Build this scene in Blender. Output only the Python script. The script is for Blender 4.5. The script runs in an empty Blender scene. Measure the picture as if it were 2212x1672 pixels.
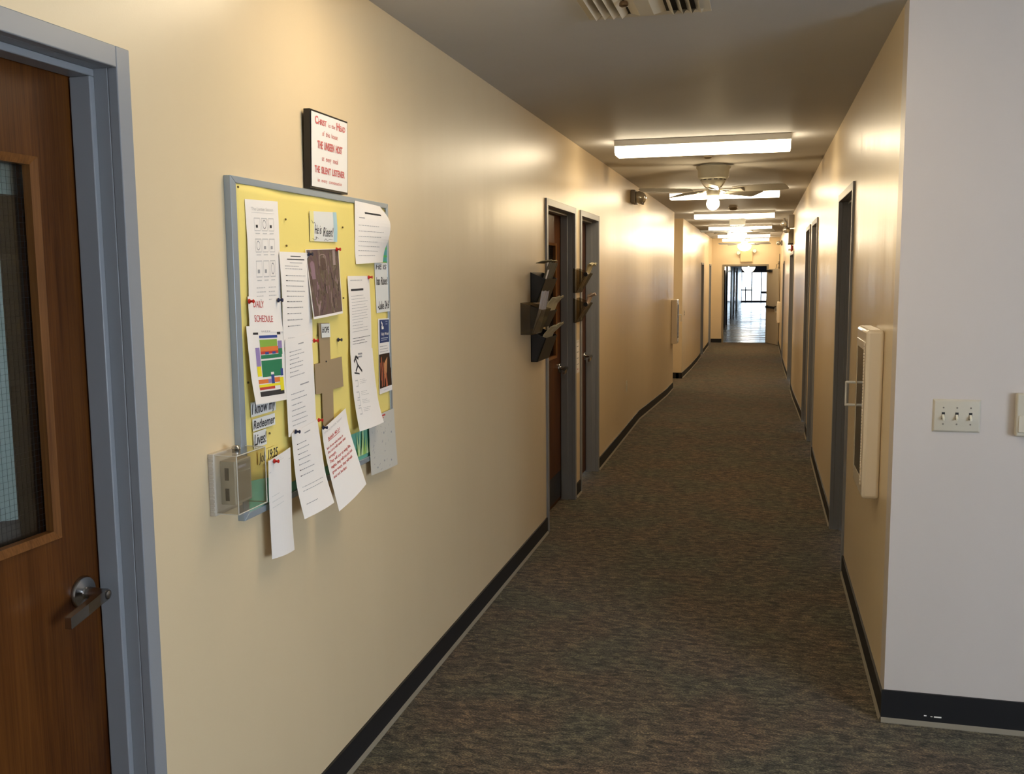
import bpy, bmesh, math, random
from mathutils import Vector, Matrix
random.seed(7)
S = bpy.context.scene
COL = S.collection

# ------------------------------------------------------------------ camera, world, exposure
F_PX = 2069.59; YAW = .254144; PITCH = .1162936; ROLL = -.0092773; EYE = 1.70
cam = bpy.data.cameras.new('camera'); camo = bpy.data.objects.new('camera', cam); COL.objects.link(camo)
cam.sensor_width = 36.0; cam.lens = F_PX / 2212 * 36; cam.clip_start = .05; cam.clip_end = 300
fw = Vector((-math.sin(YAW)*math.cos(PITCH), math.cos(YAW)*math.cos(PITCH), -math.sin(PITCH)))
rt = Vector((math.cos(YAW), math.sin(YAW), 0)); up = rt.cross(fw)
r2 = rt*math.cos(ROLL)+up*math.sin(ROLL); u2 = -rt*math.sin(ROLL)+up*math.cos(ROLL)
M = Matrix((r2, u2, -fw)).transposed().to_4x4(); M.translation = (0, 0, EYE)
camo.matrix_world = M; S.camera = camo

W = bpy.data.worlds.new('daylight_sky'); S.world = W; W.use_nodes = True
bg = W.node_tree.nodes['Background']; bg.inputs[0].default_value = (.72, .86, 1.0, 1); bg.inputs[1].default_value = 12.0

S.view_settings.view_transform = 'Standard'; S.view_settings.look = 'None'
S.view_settings.exposure = 0.0; S.view_settings.gamma = 1.0; S.view_settings.use_curve_mapping = False

TUBE_COL = (1.0, .83, .57); TUBE_STR = 14.0; BULB_STR = 95.0; BOWL_STR = 48.0

# added daylight through an unseen lobby window, right of the camera
ld = bpy.data.lights.new('added_daylight', 'AREA'); ld.shape = 'RECTANGLE'; ld.size = 1.6; ld.size_y = 3.0
ld.energy = 42; ld.color = (.88, .92, 1.0)
lo = bpy.data.objects.new('added_daylight', ld); COL.objects.link(lo)
lo.location = (4.45, -.7, 1.62); lo.rotation_euler = (0, math.radians(90), 0)

# ------------------------------------------------------------------ constants of the place
XL = -1.3446; XR = .4821; ZC = 2.6559; XM = (XL+XR)/2
YE = 27.37; YF = 3.72
PROF = [(-4, 0), (8, 0), (9.4, .01), (11.0, .025), (12.6, -.045), (14.4, -.12), (17, -.155), (19.3, -.215), (21.3, -.24), (28, -.225), (70, -.22)]
def zf(y):
    for (a, za), (b, zb) in zip(PROF, PROF[1:]):
        if y <= b:
            return za + (zb-za)*(y-a)/(b-a)
    return PROF[-1][1]

# ------------------------------------------------------------------ materials
MATS = {}; ANI = .25
def mat(name, col, rough=.5, metal=0., emis=None, estr=0., spec=None, bump=None, coat=0.):
    if name in MATS: return MATS[name]
    m = bpy.data.materials.new(name); m.use_nodes = True; nt = m.node_tree
    b = nt.nodes['Principled BSDF']
    b.inputs['Base Color'].default_value = (*col, 1); b.inputs['Roughness'].default_value = rough
    b.inputs['Metallic'].default_value = metal
    if spec is not None: b.inputs['Specular IOR Level'].default_value = spec
    if coat: b.inputs['Coat Weight'].default_value = coat; b.inputs['Coat Roughness'].default_value = .1
    if emis: b.inputs['Emission Color'].default_value = (*emis, 1); b.inputs['Emission Strength'].default_value = estr
    # every surface gets a faint procedural variation
    tc = nt.nodes.new('ShaderNodeTexCoord'); n = nt.nodes.new('ShaderNodeTexNoise')
    sc, st = (bump if bump else (60, .03))
    n.inputs['Scale'].default_value = sc; n.inputs['Detail'].default_value = 3
    bu = nt.nodes.new('ShaderNodeBump'); bu.inputs['Strength'].default_value = st; bu.inputs['Distance'].default_value = .002
    nt.links.new(tc.outputs['Object'], n.inputs['Vector']); nt.links.new(n.outputs['Fac'], bu.inputs['Height'])
    nt.links.new(bu.outputs['Normal'], b.inputs['Normal'])
    MATS[name] = m; return m

def node_mapping(nt, scale, src='Object'):
    tc = nt.nodes.new('ShaderNodeTexCoord'); mp = nt.nodes.new('ShaderNodeMapping')
    mp.inputs['Scale'].default_value = scale
    nt.links.new(tc.outputs[src], mp.inputs['Vector']); return mp

def noise(nt, mp, scale, detail=4, rough=.5, dist=0.):
    n = nt.nodes.new('ShaderNodeTexNoise'); n.inputs['Scale'].default_value = scale
    n.inputs['Detail'].default_value = detail; n.inputs['Roughness'].default_value = rough
    n.inputs['Distortion'].default_value = dist
    nt.links.new(mp.outputs[0], n.inputs['Vector']); return n

def ramp(nt, src, stops, interp='LINEAR'):
    r = nt.nodes.new('ShaderNodeValToRGB'); r.color_ramp.interpolation = interp
    while len(r.color_ramp.elements) < len(stops): r.color_ramp.elements.new(.5)
    for e, (p, c) in zip(r.color_ramp.elements, stops):
        e.position = p; e.color = (*c, 1)
    nt.links.new(src, r.inputs[0]); return r

def paint(name, col, rough=.33, spec=.5):
    """satin wall paint: drywall waviness, roller texture, slight scuffing"""
    m = bpy.data.materials.new(name); m.use_nodes = True; nt = m.node_tree; b = nt.nodes['Principled BSDF']
    mp = node_mapping(nt, (1, 1, 1)); n1 = noise(nt, mp, 220, 2)
    mp2 = node_mapping(nt, (1, 1, .03)); n2 = noise(nt, mp2, 2.6, 3)
    bu2 = nt.nodes.new('ShaderNodeBump'); bu2.inputs['Strength'].default_value = .28; bu2.inputs['Distance'].default_value = .02
    nt.links.new(n2.outputs['Fac'], bu2.inputs['Height'])
    bu = nt.nodes.new('ShaderNodeBump'); bu.inputs['Strength'].default_value = .12; bu.inputs['Distance'].default_value = .0012
    nt.links.new(n1.outputs['Fac'], bu.inputs['Height']); nt.links.new(bu2.outputs['Normal'], bu.inputs['Normal'])
    nt.links.new(bu.outputs['Normal'], b.inputs['Normal'])
    mp3 = node_mapping(nt, (1, 1, .6)); n3 = noise(nt, mp3, 2.2, 5)
    c2 = tuple(c*.965 for c in col)
    r = ramp(nt, n3.outputs['Fac'], [(.35, col), (.7, c2)])
    nt.links.new(r.outputs[0], b.inputs['Base Color'])
    b.inputs['Roughness'].default_value = rough; b.inputs['Specular IOR Level'].default_value = spec
    b.inputs['Anisotropic'].default_value = .55
    tg = nt.nodes.new('ShaderNodeTangent'); tg.direction_type = 'RADIAL'; tg.axis = 'Z'
    nt.links.new(tg.outputs[0], b.inputs['Tangent']); b.inputs['Anisotropic Rotation'].default_value = ANI
    MATS[name] = m; return m

def wood(name, dark, light, rough=.35):
    m = bpy.data.materials.new(name); m.use_nodes = True; nt = m.node_tree; b = nt.nodes['Principled BSDF']
    mp = node_mapping(nt, (1, 1, .09)); n1 = noise(nt, mp, 11, 6, .6, 1.6)
    mp2 = node_mapping(nt, (1, 1, .015)); n2 = noise(nt, mp2, 180, 3, .6)
    mx = nt.nodes.new('ShaderNodeMix'); mx.data_type = 'FLOAT'; mx.inputs[0].default_value = .45
    nt.links.new(n1.outputs['Fac'], mx.inputs[2]); nt.links.new(n2.outputs['Fac'], mx.inputs[3])
    r = ramp(nt, mx.outputs[0], [(.34, dark), (.48, tuple((a+c)/2 for a, c in zip(dark, light))), (.64, light)])
    nt.links.new(r.outputs[0], b.inputs['Base Color'])
    bu = nt.nodes.new('ShaderNodeBump'); bu.inputs['Strength'].default_value = .15; bu.inputs['Distance'].default_value = .001
    nt.links.new(n2.outputs['Fac'], bu.inputs['Height']); nt.links.new(bu.outputs['Normal'], b.inputs['Normal'])
    b.inputs['Roughness'].default_value = rough; b.inputs['Specular IOR Level'].default_value = .22
    MATS[name] = m; return m

def carpet():
    m = bpy.data.materials.new('heather_carpet'); m.use_nodes = True; nt = m.node_tree; b = nt.nodes['Principled BSDF']
    big = noise(nt, node_mapping(nt, (1, 1, 1)), 2.4, 3)
    mid = noise(nt, node_mapping(nt, (.55, 1.2, 1)), 30, 4, .7, .8)
    fine = noise(nt, node_mapping(nt, (.7, 1, 1)), 170, 3, .7)
    ra = ramp(nt, big.outputs['Fac'], [(.38, (.098, .070, .044)), (.5, (.088, .070, .045)), (.62, (.078, .072, .047))])
    rm = ramp(nt, mid.outputs['Fac'], [(.36, (.24, .24, .24)), (.5, (.9, .9, .9)), (.64, (2.0, 1.92, 1.8))])
    rf = ramp(nt, fine.outputs['Fac'], [(.32, (.22, .22, .22)), (.5, (.95, .95, .95)), (.70, (2.7, 2.6, 2.4))])
    def mul(a, c):
        x = nt.nodes.new('ShaderNodeMix'); x.data_type = 'RGBA'; x.blend_type = 'MULTIPLY'; x.inputs[0].default_value = 1
        nt.links.new(a, x.inputs[6]); nt.links.new(c, x.inputs[7]); return x.outputs[2]
    c = mul(mul(ra.outputs[0], rm.outputs[0]), rf.outputs[0])
    nt.links.new(c, b.inputs['Base Color'])
    bu = nt.nodes.new('ShaderNodeBump'); bu.inputs['Strength'].default_value = .8; bu.inputs['Distance'].default_value = .006
    nt.links.new(fine.outputs['Fac'], bu.inputs['Height']); nt.links.new(bu.outputs['Normal'], b.inputs['Normal'])
    b.inputs['Roughness'].default_value = .95; b.inputs['Specular IOR Level'].default_value = .15
    b.inputs['Sheen Weight'].default_value = .15
    MATS['carpet'] = m; return m

def tile_floor():
    m = bpy.data.materials.new('polished_dark_tile'); m.use_nodes = True; nt = m.node_tree; b = nt.nodes['Principled BSDF']
    mp = node_mapping(nt, (1, 1, 1)); br = nt.nodes.new('ShaderNodeTexBrick'); br.offset = 0
    br.inputs['Scale'].default_value = 1; br.inputs['Brick Width'].default_value = .9; br.inputs['Row Height'].default_value = .9
    br.inputs['Mortar Size'].default_value = .03
    br.inputs['Color1'].default_value = (.06, .07, .085, 1); br.inputs['Color2'].default_value = (.10, .11, .13, 1); br.inputs['Mortar'].default_value = (.02, .02, .025, 1)
    nt.links.new(mp.outputs[0], br.inputs['Vector']); nt.links.new(br.outputs['Color'], b.inputs['Base Color'])
    n = noise(nt, node_mapping(nt, (.4, 2.5, 1)), 3, 4); r = ramp(nt, n.outputs['Fac'], [(.4, (.16,)*3), (.65, (.42,)*3)])
    nt.links.new(r.outputs[0], b.inputs['Roughness'])
    MATS['tile'] = m; return m

def clear(name, tint=(1, 1, 1), gloss=.10, rough=.03, edge=.0):
    """thin clear plastic / glass sheet: mostly lets light through, with a sheen"""
    m = bpy.data.materials.new(name); m.use_nodes = True; nt = m.node_tree; nt.nodes.remove(nt.nodes['Principled BSDF'])
    out = nt.nodes['Material Output']
    t = nt.nodes.new('ShaderNodeBsdfTransparent'); t.inputs[0].default_value = (*tint, 1)
    g = nt.nodes.new('ShaderNodeBsdfGlossy'); g.inputs['Roughness'].default_value = rough
    fr = nt.nodes.new('ShaderNodeLayerWeight'); fr.inputs['Blend'].default_value = .35
    ma = nt.nodes.new('ShaderNodeMath'); ma.operation = 'MULTIPLY_ADD'; ma.inputs[1].default_value = .30; ma.inputs[2].default_value = gloss
    n = nt.nodes.new('ShaderNodeTexNoise'); n.inputs['Scale'].default_value = 14
    bu = nt.nodes.new('ShaderNodeBump'); bu.inputs['Strength'].default_value = .1; bu.inputs['Distance'].default_value = .002
    nt.links.new(n.outputs['Fac'], bu.inputs['Height']); nt.links.new(bu.outputs['Normal'], g.inputs['Normal'])
    nt.links.new(fr.outputs['Facing'], ma.inputs[0])
    mx = nt.nodes.new('ShaderNodeMixShader'); nt.links.new(ma.outputs[0], mx.inputs[0])
    nt.links.new(t.outputs[0], mx.inputs[1]); nt.links.new(g.outputs[0], mx.inputs[2]); nt.links.new(mx.outputs[0], out.inputs['Surface'])
    MATS[name] = m; return m

WALL = paint('beige_satin_wall', (.75, .595, .38), .30, .36)
LOBBY = paint('pale_lobby_wall', (.655, .59, .55), .38, .4)
CEIL = paint('ceiling_paint', (.60, .60, .61), .55, .3)
CARPET = carpet(); TILE = tile_floor()
BASE = mat('dark_vinyl_base', (.016, .016, .018), .5, spec=.25)
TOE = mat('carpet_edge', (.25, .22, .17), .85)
FRAME = mat('grey_painted_steel', (.27, .28, .30), .38)
WOOD = wood('stained_oak', (.040, .0105, .002), (.125, .042, .008), .38)
MOLD = wood('oak_moulding', (.08, .026, .006), (.20, .08, .02), .38)
STEEL = mat('satin_chrome', (.42, .41, .40), .22, 1.)
DARK = mat('black_plastic', (.012, .012, .013), .35)
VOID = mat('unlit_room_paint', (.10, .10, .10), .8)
WHITE = mat('white_enamel', (.78, .76, .72), .3)
OFFW = mat('offwhite_plastic', (.66, .60, .49), .35)
PAPER = mat('white_paper', (.87, .82, .78), .75)
INK = mat('black_ink', (.03, .03, .035), .7)
GREY = mat('grey_print', (.34, .33, .34), .8)
LGREY = mat('pale_grey_print', (.56, .54, .53), .8)
RED = mat('red_print', (.55, .06, .05), .7)
PINK = mat('faded_red_print', (.62, .16, .15), .7)
GLASS = clear('door_glass', (.80, .86, .86), .02)
ACRYL = clear('clear_acrylic', (.97, .96, .93), .03, .06)
SMOKE = clear('smoky_plastic', (.72, .68, .60), .04, .15)
TUBE = mat('lit_diffuser', (.9, .88, .8), .4, emis=TUBE_COL, estr=TUBE_STR)
BOWL = mat('lit_bowl', (.9, .9, .85), .3, emis=(1, .84, .60), estr=BOWL_STR)
BULB = mat('lit_globe', (.9, .9, .85), .3, emis=(1, .76, .44), estr=BULB_STR)
FANM = mat('ivory_fan_enamel', (.50, .50, .44), .3)
BLADE = mat('pale_blade', (.42, .41, .38), .45)

# ------------------------------------------------------------------ mesh building
class MB:
    def __init__(s): s.v = []; s.f = []; s.m = []
    def add(s, vs, fs, m=0):
        o = len(s.v); s.v += [tuple(v) for v in vs]
        for f in fs: s.f.append([i+o for i in f]); s.m.append(m)
        return s
    def box(s, x0, x1, y0, y1, z0, z1, m=0):
        if x0 > x1: x0, x1 = x1, x0
        if y0 > y1: y0, y1 = y1, y0
        if z0 > z1: z0, z1 = z1, z0
        v = [(x, y, z) for x in (x0, x1) for y in (y0, y1) for z in (z0, z1)]
        return s.add(v, [(0, 1, 3, 2), (4, 6, 7, 5), (0, 4, 5, 1), (2, 3, 7, 6), (0, 2, 6, 4), (1, 5, 7, 3)], m)
    def hull8(s, a, b, m=0):          # two quads (same winding) joined
        v = list(a)+list(b)
        return s.add(v, [(3, 2, 1, 0), (4, 5, 6, 7), (0, 1, 5, 4), (1, 2, 6, 5), (2, 3, 7, 6), (3, 0, 4, 7)], m)
    def prism(s, prof, axis, a, b, m=0):   # closed profile extruded along an axis
        n = len(prof)
        def P(p, t):
            if axis == 'x': return (t, p[0], p[1])
            if axis == 'y': return (p[0], t, p[1])
            return (p[0], p[1], t)
        v = [P(p, a) for p in prof]+[P(p, b) for p in prof]
        f = [tuple(range(n-1, -1, -1)), tuple(range(n, 2*n))]+[(i, (i+1) % n, n+(i+1) % n, n+i) for i in range(n)]
        return s.add(v, f, m)
    def lathe(s, prof, c=(0, 0, 0), ax='z', n=28, m=0):   # prof: (r, h)
        v = []; f = []
        for r, h in prof:
            for k in range(n):
                a = 2*math.pi*k/n; p, q = r*math.cos(a), r*math.sin(a)
                w = {'z': (p, q, h), 'x': (h, p, q), 'y': (p, h, q)}[ax]
                v.append((c[0]+w[0], c[1]+w[1], c[2]+w[2]))
        for i in range(len(prof)-1):
            for k in range(n):
                f.append((i*n+k, i*n+(k+1) % n, (i+1)*n+(k+1) % n, (i+1)*n+k))
        f.append(tuple(range(n-1, -1, -1))); f.append(tuple((len(prof)-1)*n+k for k in range(n)))
        return s.add(v, f, m)
    def sphere(s, c, r, m=0, n=20, sz=1., cut=-1.0):
        pr = []
        for i in range(n+1):
            t = -math.pi/2+math.pi*i/n
            pr.append((max(r*math.cos(t), 1e-4), r*sz*math.sin(t)))
        return s.lathe(pr, c, 'z', 24, m)
    def tube(s, pts, r, m=0, n=8):
        pts = [Vector(p) for p in pts]; v = []; f = []
        for i, p in enumerate(pts):
            t = (pts[min(i+1, len(pts)-1)]-pts[max(i-1, 0)]).normalized()
            a = Vector((0, 0, 1)) if abs(t.z) < .9 else Vector((1, 0, 0))
            u = t.cross(a).normalized(); w = t.cross(u)
            for k in range(n):
                an = 2*math.pi*k/n; v.append(p+(u*math.cos(an)+w*math.sin(an))*r)
        for i in range(len(pts)-1):
            for k in range(n): f.append((i*n+k, i*n+(k+1) % n, (i+1)*n+(k+1) % n, (i+1)*n+k))
        f.append(tuple(range(n-1, -1, -1))); f.append(tuple((len(pts)-1)*n+k for k in range(n)))
        return s.add(v, f, m)
    def build(s, name, mats, parent=None, bevel=0., smooth=False, **props):
        me = bpy.data.meshes.new(name)
        org = wloc(parent) if parent else Vector((0, 0, 0))
        me.from_pydata([tuple(Vector(v)-org) for v in s.v], [], s.f)
        mats = mats if isinstance(mats, (list, tuple)) else [mats]
        for m in mats: me.materials.append(m)
        for p, i in zip(me.polygons, s.m): p.material_index = i
        bm = bmesh.new(); bm.from_mesh(me); bmesh.ops.recalc_face_normals(bm, faces=bm.faces); bm.to_mesh(me); bm.free()
        if smooth:
            for p in me.polygons: p.use_smooth = True
            try: me.set_sharp_from_angle(angle=math.radians(40))
            except Exception: pass
        o = bpy.data.objects.new(name, me); COL.objects.link(o)
        if parent: o.parent = parent
        if bevel:
            b = o.modifiers.new('bevel', 'BEVEL'); b.width = bevel; b.segments = 3; b.limit_method = 'ANGLE'
            for p in me.polygons: p.use_smooth = True
            try: me.set_sharp_from_angle(angle=math.radians(50))
            except Exception: pass
        for k, val in props.items(): o[k] = val
        return o

def wloc(o):
    l = Vector((0, 0, 0))
    while o: l += o.location; o = o.parent
    return l
def tag(o, label=None, cat=None, group=None, kind=None):
    if label: o['label'] = label
    if cat: o['category'] = cat
    if group: o['group'] = group
    if kind: o['kind'] = kind
    return o
def thing(name, loc, label=None, cat=None, group=None, kind=None):
    o = bpy.data.objects.new(name, None); o.empty_display_size = .1; COL.objects.link(o); o.location = loc
    return tag(o, label, cat, group, kind)
def dup(root, loc, label=None):
    r = root.copy(); COL.objects.link(r); r.location = loc
    if label: r['label'] = label
    for ch in list(root.children):
        c = ch.copy(); COL.objects.link(c); c.parent = r
        for g in ch.children:
            d = g.copy(); COL.objects.link(d); d.parent = c
    return r

# ------------------------------------------------------------------ the shell
def ys(a, b):
    return [a]+[y for y, _ in PROF if a < y < b]+[b]

# floor (carpet follows the shallow ramp)
fl = MB(); Y = ys(-3.2, YE+.12); n = len(Y)
for i in range(n-1):
    a, b = Y[i], Y[i+1]
    x0, x1 = -4.6, 4.4
    fl.hull8([(x0, a, zf(a)), (x1, a, zf(a)), (x1, b, zf(b)), (x0, b, zf(b))], [(x0, a, -.6), (x1, a, -.6), (x1, b, -.6), (x0, b, -.6)])
fl.build('floor', CARPET, kind='structure')
MB().box(-4.6, 4.4, YE+.12, 66, -.6, -.222).build('floor_beyond', TILE, kind='structure')
MB().box(XL-.2, XR+.2, -3.2, YE+.15, ZC, ZC+.2).box(XL-3, XL-.2, 15.2, 17.6, ZC, ZC+.2).box(XR+.2, 4.4, -3.2, YF+.1, ZC, ZC+.2).build('ceiling', CEIL, kind='structure')
# second corridor
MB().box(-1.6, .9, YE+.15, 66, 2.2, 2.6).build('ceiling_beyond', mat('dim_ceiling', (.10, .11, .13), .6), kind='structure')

ZB = -.5
def wall(name, side, spans, openings, m=WALL, th=.14):
    """side -1: left wall (solid lies at x<XL); +1: right wall"""
    x = XL if side < 0 else XR; x2 = x+side*th
    b = MB(); (ya, yb) = spans
    ops = sorted(openings); cur = ya
    for (o0, o1, zt) in ops:
        b.box(x, x2, cur, o0, ZB, ZC+.02); b.box(x, x2, o0, o1, zt, ZC+.02); cur = o1
    b.box(x, x2, cur, yb, ZB, ZC+.02)
    return b.build(name, m, kind='structure')

IN = .03
DL = [(.85, 1.866, 2.19), (6.055, 7.07, 2.187), (7.265, 8.13, 2.187)]
DL2 = [(22.62, 23.52, 1.945), (26.1, 27.0, 1.945)]
DR = [(5.58, 6.60, 2.19), (9.07, 9.98, 2.19), (10.4, 11.3, 2.19), (15.55, 17.45, 2.03), (21.7, 22.7, 1.945)]
wall('wall_left', -1, (-3.2, 15.42), [(a+IN, b-IN, z-IN) for a, b, z in DL])
wall('wall_left_far', -1, (17.2, YE+.1), [(a+IN, b-IN, z-IN) for a, b, z in DL2])
wall('wall_right', 1, (YF+.12, YE+.1), [(a+IN, b-IN, z-IN) for a, b, z in DR])
# wall facing the camera on the right, lobby walls
MB().box(XR, 4.4, YF, YF+.12, ZB, ZC+.02).build('wall_facing', LOBBY, kind='structure')
MB().box(XL-.14, 4.4, -3.2, -3.06, ZB, ZC+.02).build('wall_back', LOBBY, kind='structure')
MB().box(4.26, 4.4, -3.06, -2.25, ZB, ZC+.02).box(4.26, 4.4, .85, YF, ZB, ZC+.02).box(4.26, 4.4, -2.25, .85, ZB, .8).box(4.26, 4.4, -2.25, .85, 2.45, ZC+.02).build('wall_lobby', LOBBY, kind='structure')
w = thing('added_window_1', (4.33, -.7, .8), kind='structure')  # unseen window, added to let the daylight in
b = MB(); b.box(4.30, 4.36, -2.25, .85, .8, .86).box(4.30, 4.36, -2.25, .85, 2.39, 2.45)
for y in (-2.25, -.73, .79): b.box(4.30, 4.36, y, y+.06, .86, 2.39)
b.build('window_frame', FRAME, w)
# side passage opening to the left between the two left walls
b = MB(); b.box(XL-.14, XL-3, 15.42, 15.28, ZB, ZC+.02); b.build('wall_passage_near', WALL, kind='structure')
b = MB(); b.box(XL-.14, XL-3, 17.2, 17.34, ZB, ZC+.02); b.build('wall_passage_far', WALL, kind='structure')
MB().box(XL-3, XL-3.14, 15.28, 17.34, ZB, ZC+.02).build('wall_passage_end', WALL, kind='structure')
# end wall with the double-width doorway
EX0, EX1, EZ = -1.0, .135, 1.885
b = MB(); b.box(XL-.14, EX0, YE, YE+.12, ZB, ZC+.02).box(EX1, XR+.14, YE, YE+.12, ZB, ZC+.02).box(EX0, EX1, YE, YE+.12, EZ, ZC+.02)
b.build('wall_end', WALL, kind='structure')
# second corridor walls
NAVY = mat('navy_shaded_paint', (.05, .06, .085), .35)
MB().box(-1.45, -1.25, YE+.12, 65, ZB, 2.3).build('wall_beyond_left', NAVY, kind='structure')
MB().box(.55, .7, YE+.12, 65, ZB, 2.3).build('wall_beyond_right', NAVY, kind='structure')
b = MB(); b.box(-1.45, .7, 64.7, 64.85, 1.72, 2.3).box(-1.45, -1.22, 64.7, 64.85, ZB, 1.72)
b.build('wall_beyond_end', NAVY, kind='structure')
w = thing('door_9', (-.4, 64.75, -.22), kind='structure')
b = MB(); b.box(-1.25, .55, 64.7, 64.76, -.22, -.10)
for x in (-1.25, -.98, -.60, .0, .5): b.box(x-.035, x+.035, 64.7, 64.76, -.1, .8 if x in (-.98,) else 1.72)
b.box(-1.25, -.55, 64.66, 64.72, .55, .63); b.box(0, .5, 64.66, 64.72, .35, .5)
b.build('door_frame', mat('dark_aluminium', (.04, .05, .07), .4), w)
MB().box(-1.25, .5, 64.80, 64.81, -.1, 1.72).build('glazing', clear('clear_glazing', (.97, .99, 1), .03), w)
# glossy door panels along the left side of the second corridor
PANE = mat('blue_grey_gloss_panel', (.20, .26, .33), .16)
for i, (a, c) in enumerate([(31.5, 34.2), (36.5, 41.5), (46.5, 49.5)]):
    w = thing('door_%d' % (10+i), (-1.25, (a+c)/2, -.22), kind='structure')
    MB().box(-1.25, -1.20, a-.15, a, -.22, 1.95).box(-1.25, -1.20, c, c+.15, -.22, 1.95).box(-1.25, -1.20, a, c, 1.8, 1.95).build('door_frame', DARK, w)
    MB().box(-1.25, -1.235, a, c, -.22, 1.8).build('door_leaf', PANE, w)
tag(MB().box(-1.2, -1.17, 50.5, 51.5, -.22, 1.95).box(-1.24, -1.2, 50.8, 51.2, -.22, 1.95).build('dark_pilaster', DARK), kind='structure').name = 'trim_1'

# baseboards: dark vinyl with the pale carpet edge along its foot
def baseboard(name, side, y0, y1, h=.105):
    x = XL if side < 0 else XR; d = -side*.009; Y = ys(y0, y1); b = MB()
    for a, c in zip(Y, Y[1:]):
        b.hull8([(x, a, zf(a)-.01), (x+d, a, zf(a)-.01), (x+d, c, zf(c)-.01), (x, c, zf(c)-.01)], [(x, a, zf(a)+h), (x+d, a, zf(a)+h), (x+d, c, zf(c)+h), (x, c, zf(c)+h)])
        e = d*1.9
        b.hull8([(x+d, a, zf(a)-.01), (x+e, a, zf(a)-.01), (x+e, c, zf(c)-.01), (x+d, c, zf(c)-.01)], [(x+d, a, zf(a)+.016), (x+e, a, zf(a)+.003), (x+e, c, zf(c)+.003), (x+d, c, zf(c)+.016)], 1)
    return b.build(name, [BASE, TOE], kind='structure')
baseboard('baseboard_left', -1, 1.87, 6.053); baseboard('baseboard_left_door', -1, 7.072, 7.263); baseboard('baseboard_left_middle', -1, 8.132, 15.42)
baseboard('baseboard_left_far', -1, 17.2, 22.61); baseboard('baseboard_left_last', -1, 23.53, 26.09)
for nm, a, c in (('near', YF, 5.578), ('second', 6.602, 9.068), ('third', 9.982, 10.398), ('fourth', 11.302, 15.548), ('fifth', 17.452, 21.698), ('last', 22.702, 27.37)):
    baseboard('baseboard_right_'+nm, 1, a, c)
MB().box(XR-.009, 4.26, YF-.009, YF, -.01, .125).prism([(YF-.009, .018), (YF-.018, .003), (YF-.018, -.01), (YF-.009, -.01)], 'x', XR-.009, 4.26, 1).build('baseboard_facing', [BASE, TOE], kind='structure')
MB().box(XL-.05, XL-2.9, 17.19, 17.2, zf(17.2)-.01, zf(17.2)+.105).box(XL+.0, XL-.1, 17.19, 17.2, zf(17.2)-.01, zf(17.2)+.105).build('baseboard_passage', BASE, kind='structure')
MB().box(XL, EX0-.05, YE-.01, YE, zf(YE)-.01, zf(YE)+.105).box(EX1+.05, XR, YE-.01, YE, zf(YE)-.01, zf(YE)+.105).build('baseboard_end', BASE, kind='structure')
# small white chip marks on the facing baseboard
MB().box(.66, .686, YF-.0098, YF-.009, .036, .041).box(.625, .634, YF-.0098, YF-.009, .038, .042).box(.648, .655, YF-.0098, YF-.009, .037, .040).build('trim_2', PAPER, kind='structure')

# ------------------------------------------------------------------ doors
def lever(side, x, y, z, parent, dy=-1, m=STEEL):
    """lever handle: rose on the leaf at x, shank towards the corridor, blade going dy"""
    d = -side
    o = thing('lever_handle', Vector((x, y, z))-wloc(parent)); o.parent = parent; o['label'] = 'satin chrome lever handle'
    b = MB(); b.lathe([(.037, 0), (.037, d*.004), (.034, d*.009), (.016, d*.013), (.014, d*.016)], (x, y, z), 'x', 32)
    b.lathe([(.0135, d*.014), (.0125, d*.05), (.013, d*.062), (.011, d*.066)], (x, y, z), 'x', 24)
    pts = [(0, .0), (.03, -.002), (.07, -.010), (.118, -.024)]
    for (a, za), (c, zc2) in zip(pts, pts[1:]):
        ya, yc = y+dy*a, y+dy*c; xa = x+d*.05; xb = x+d*.066; h = .0125
        off = lambda t: d*.006*math.sin(t/.118*3.14)
        b.hull8([(xa+off(a), ya, z+za-h), (xb+off(a), ya, z+za-h), (xb+off(a), ya, z+za+h), (xa+off(a), ya, z+za+h)],
                [(xa+off(c), yc, z+zc2-h), (xb+off(c), yc, z+zc2-h), (xb+off(c), yc, z+zc2+h), (xa+off(c), yc, z+zc2+h)])
    b.lathe([(.0085, d*.064), (.0085, d*.069), (.006, d*.0695)], (x, y, z), 'x', 20, 1)
    b.lathe([(.0105, d*.064), (.0105, d*.0675)], (x, y, z), 'x', 20, 2)
    me = b.build('handle_body', [m, m, DARK], None, smooth=True)
    # handle is one mesh: replace the empty by the mesh itself
    bpy.data.objects.remove(o)
    org = wloc(parent)
    for v in me.data.vertices: v.co -= org
    me.parent = parent; me.name = 'lever_handle'; me['label'] = 'satin chrome lever handle'
    return me

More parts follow.
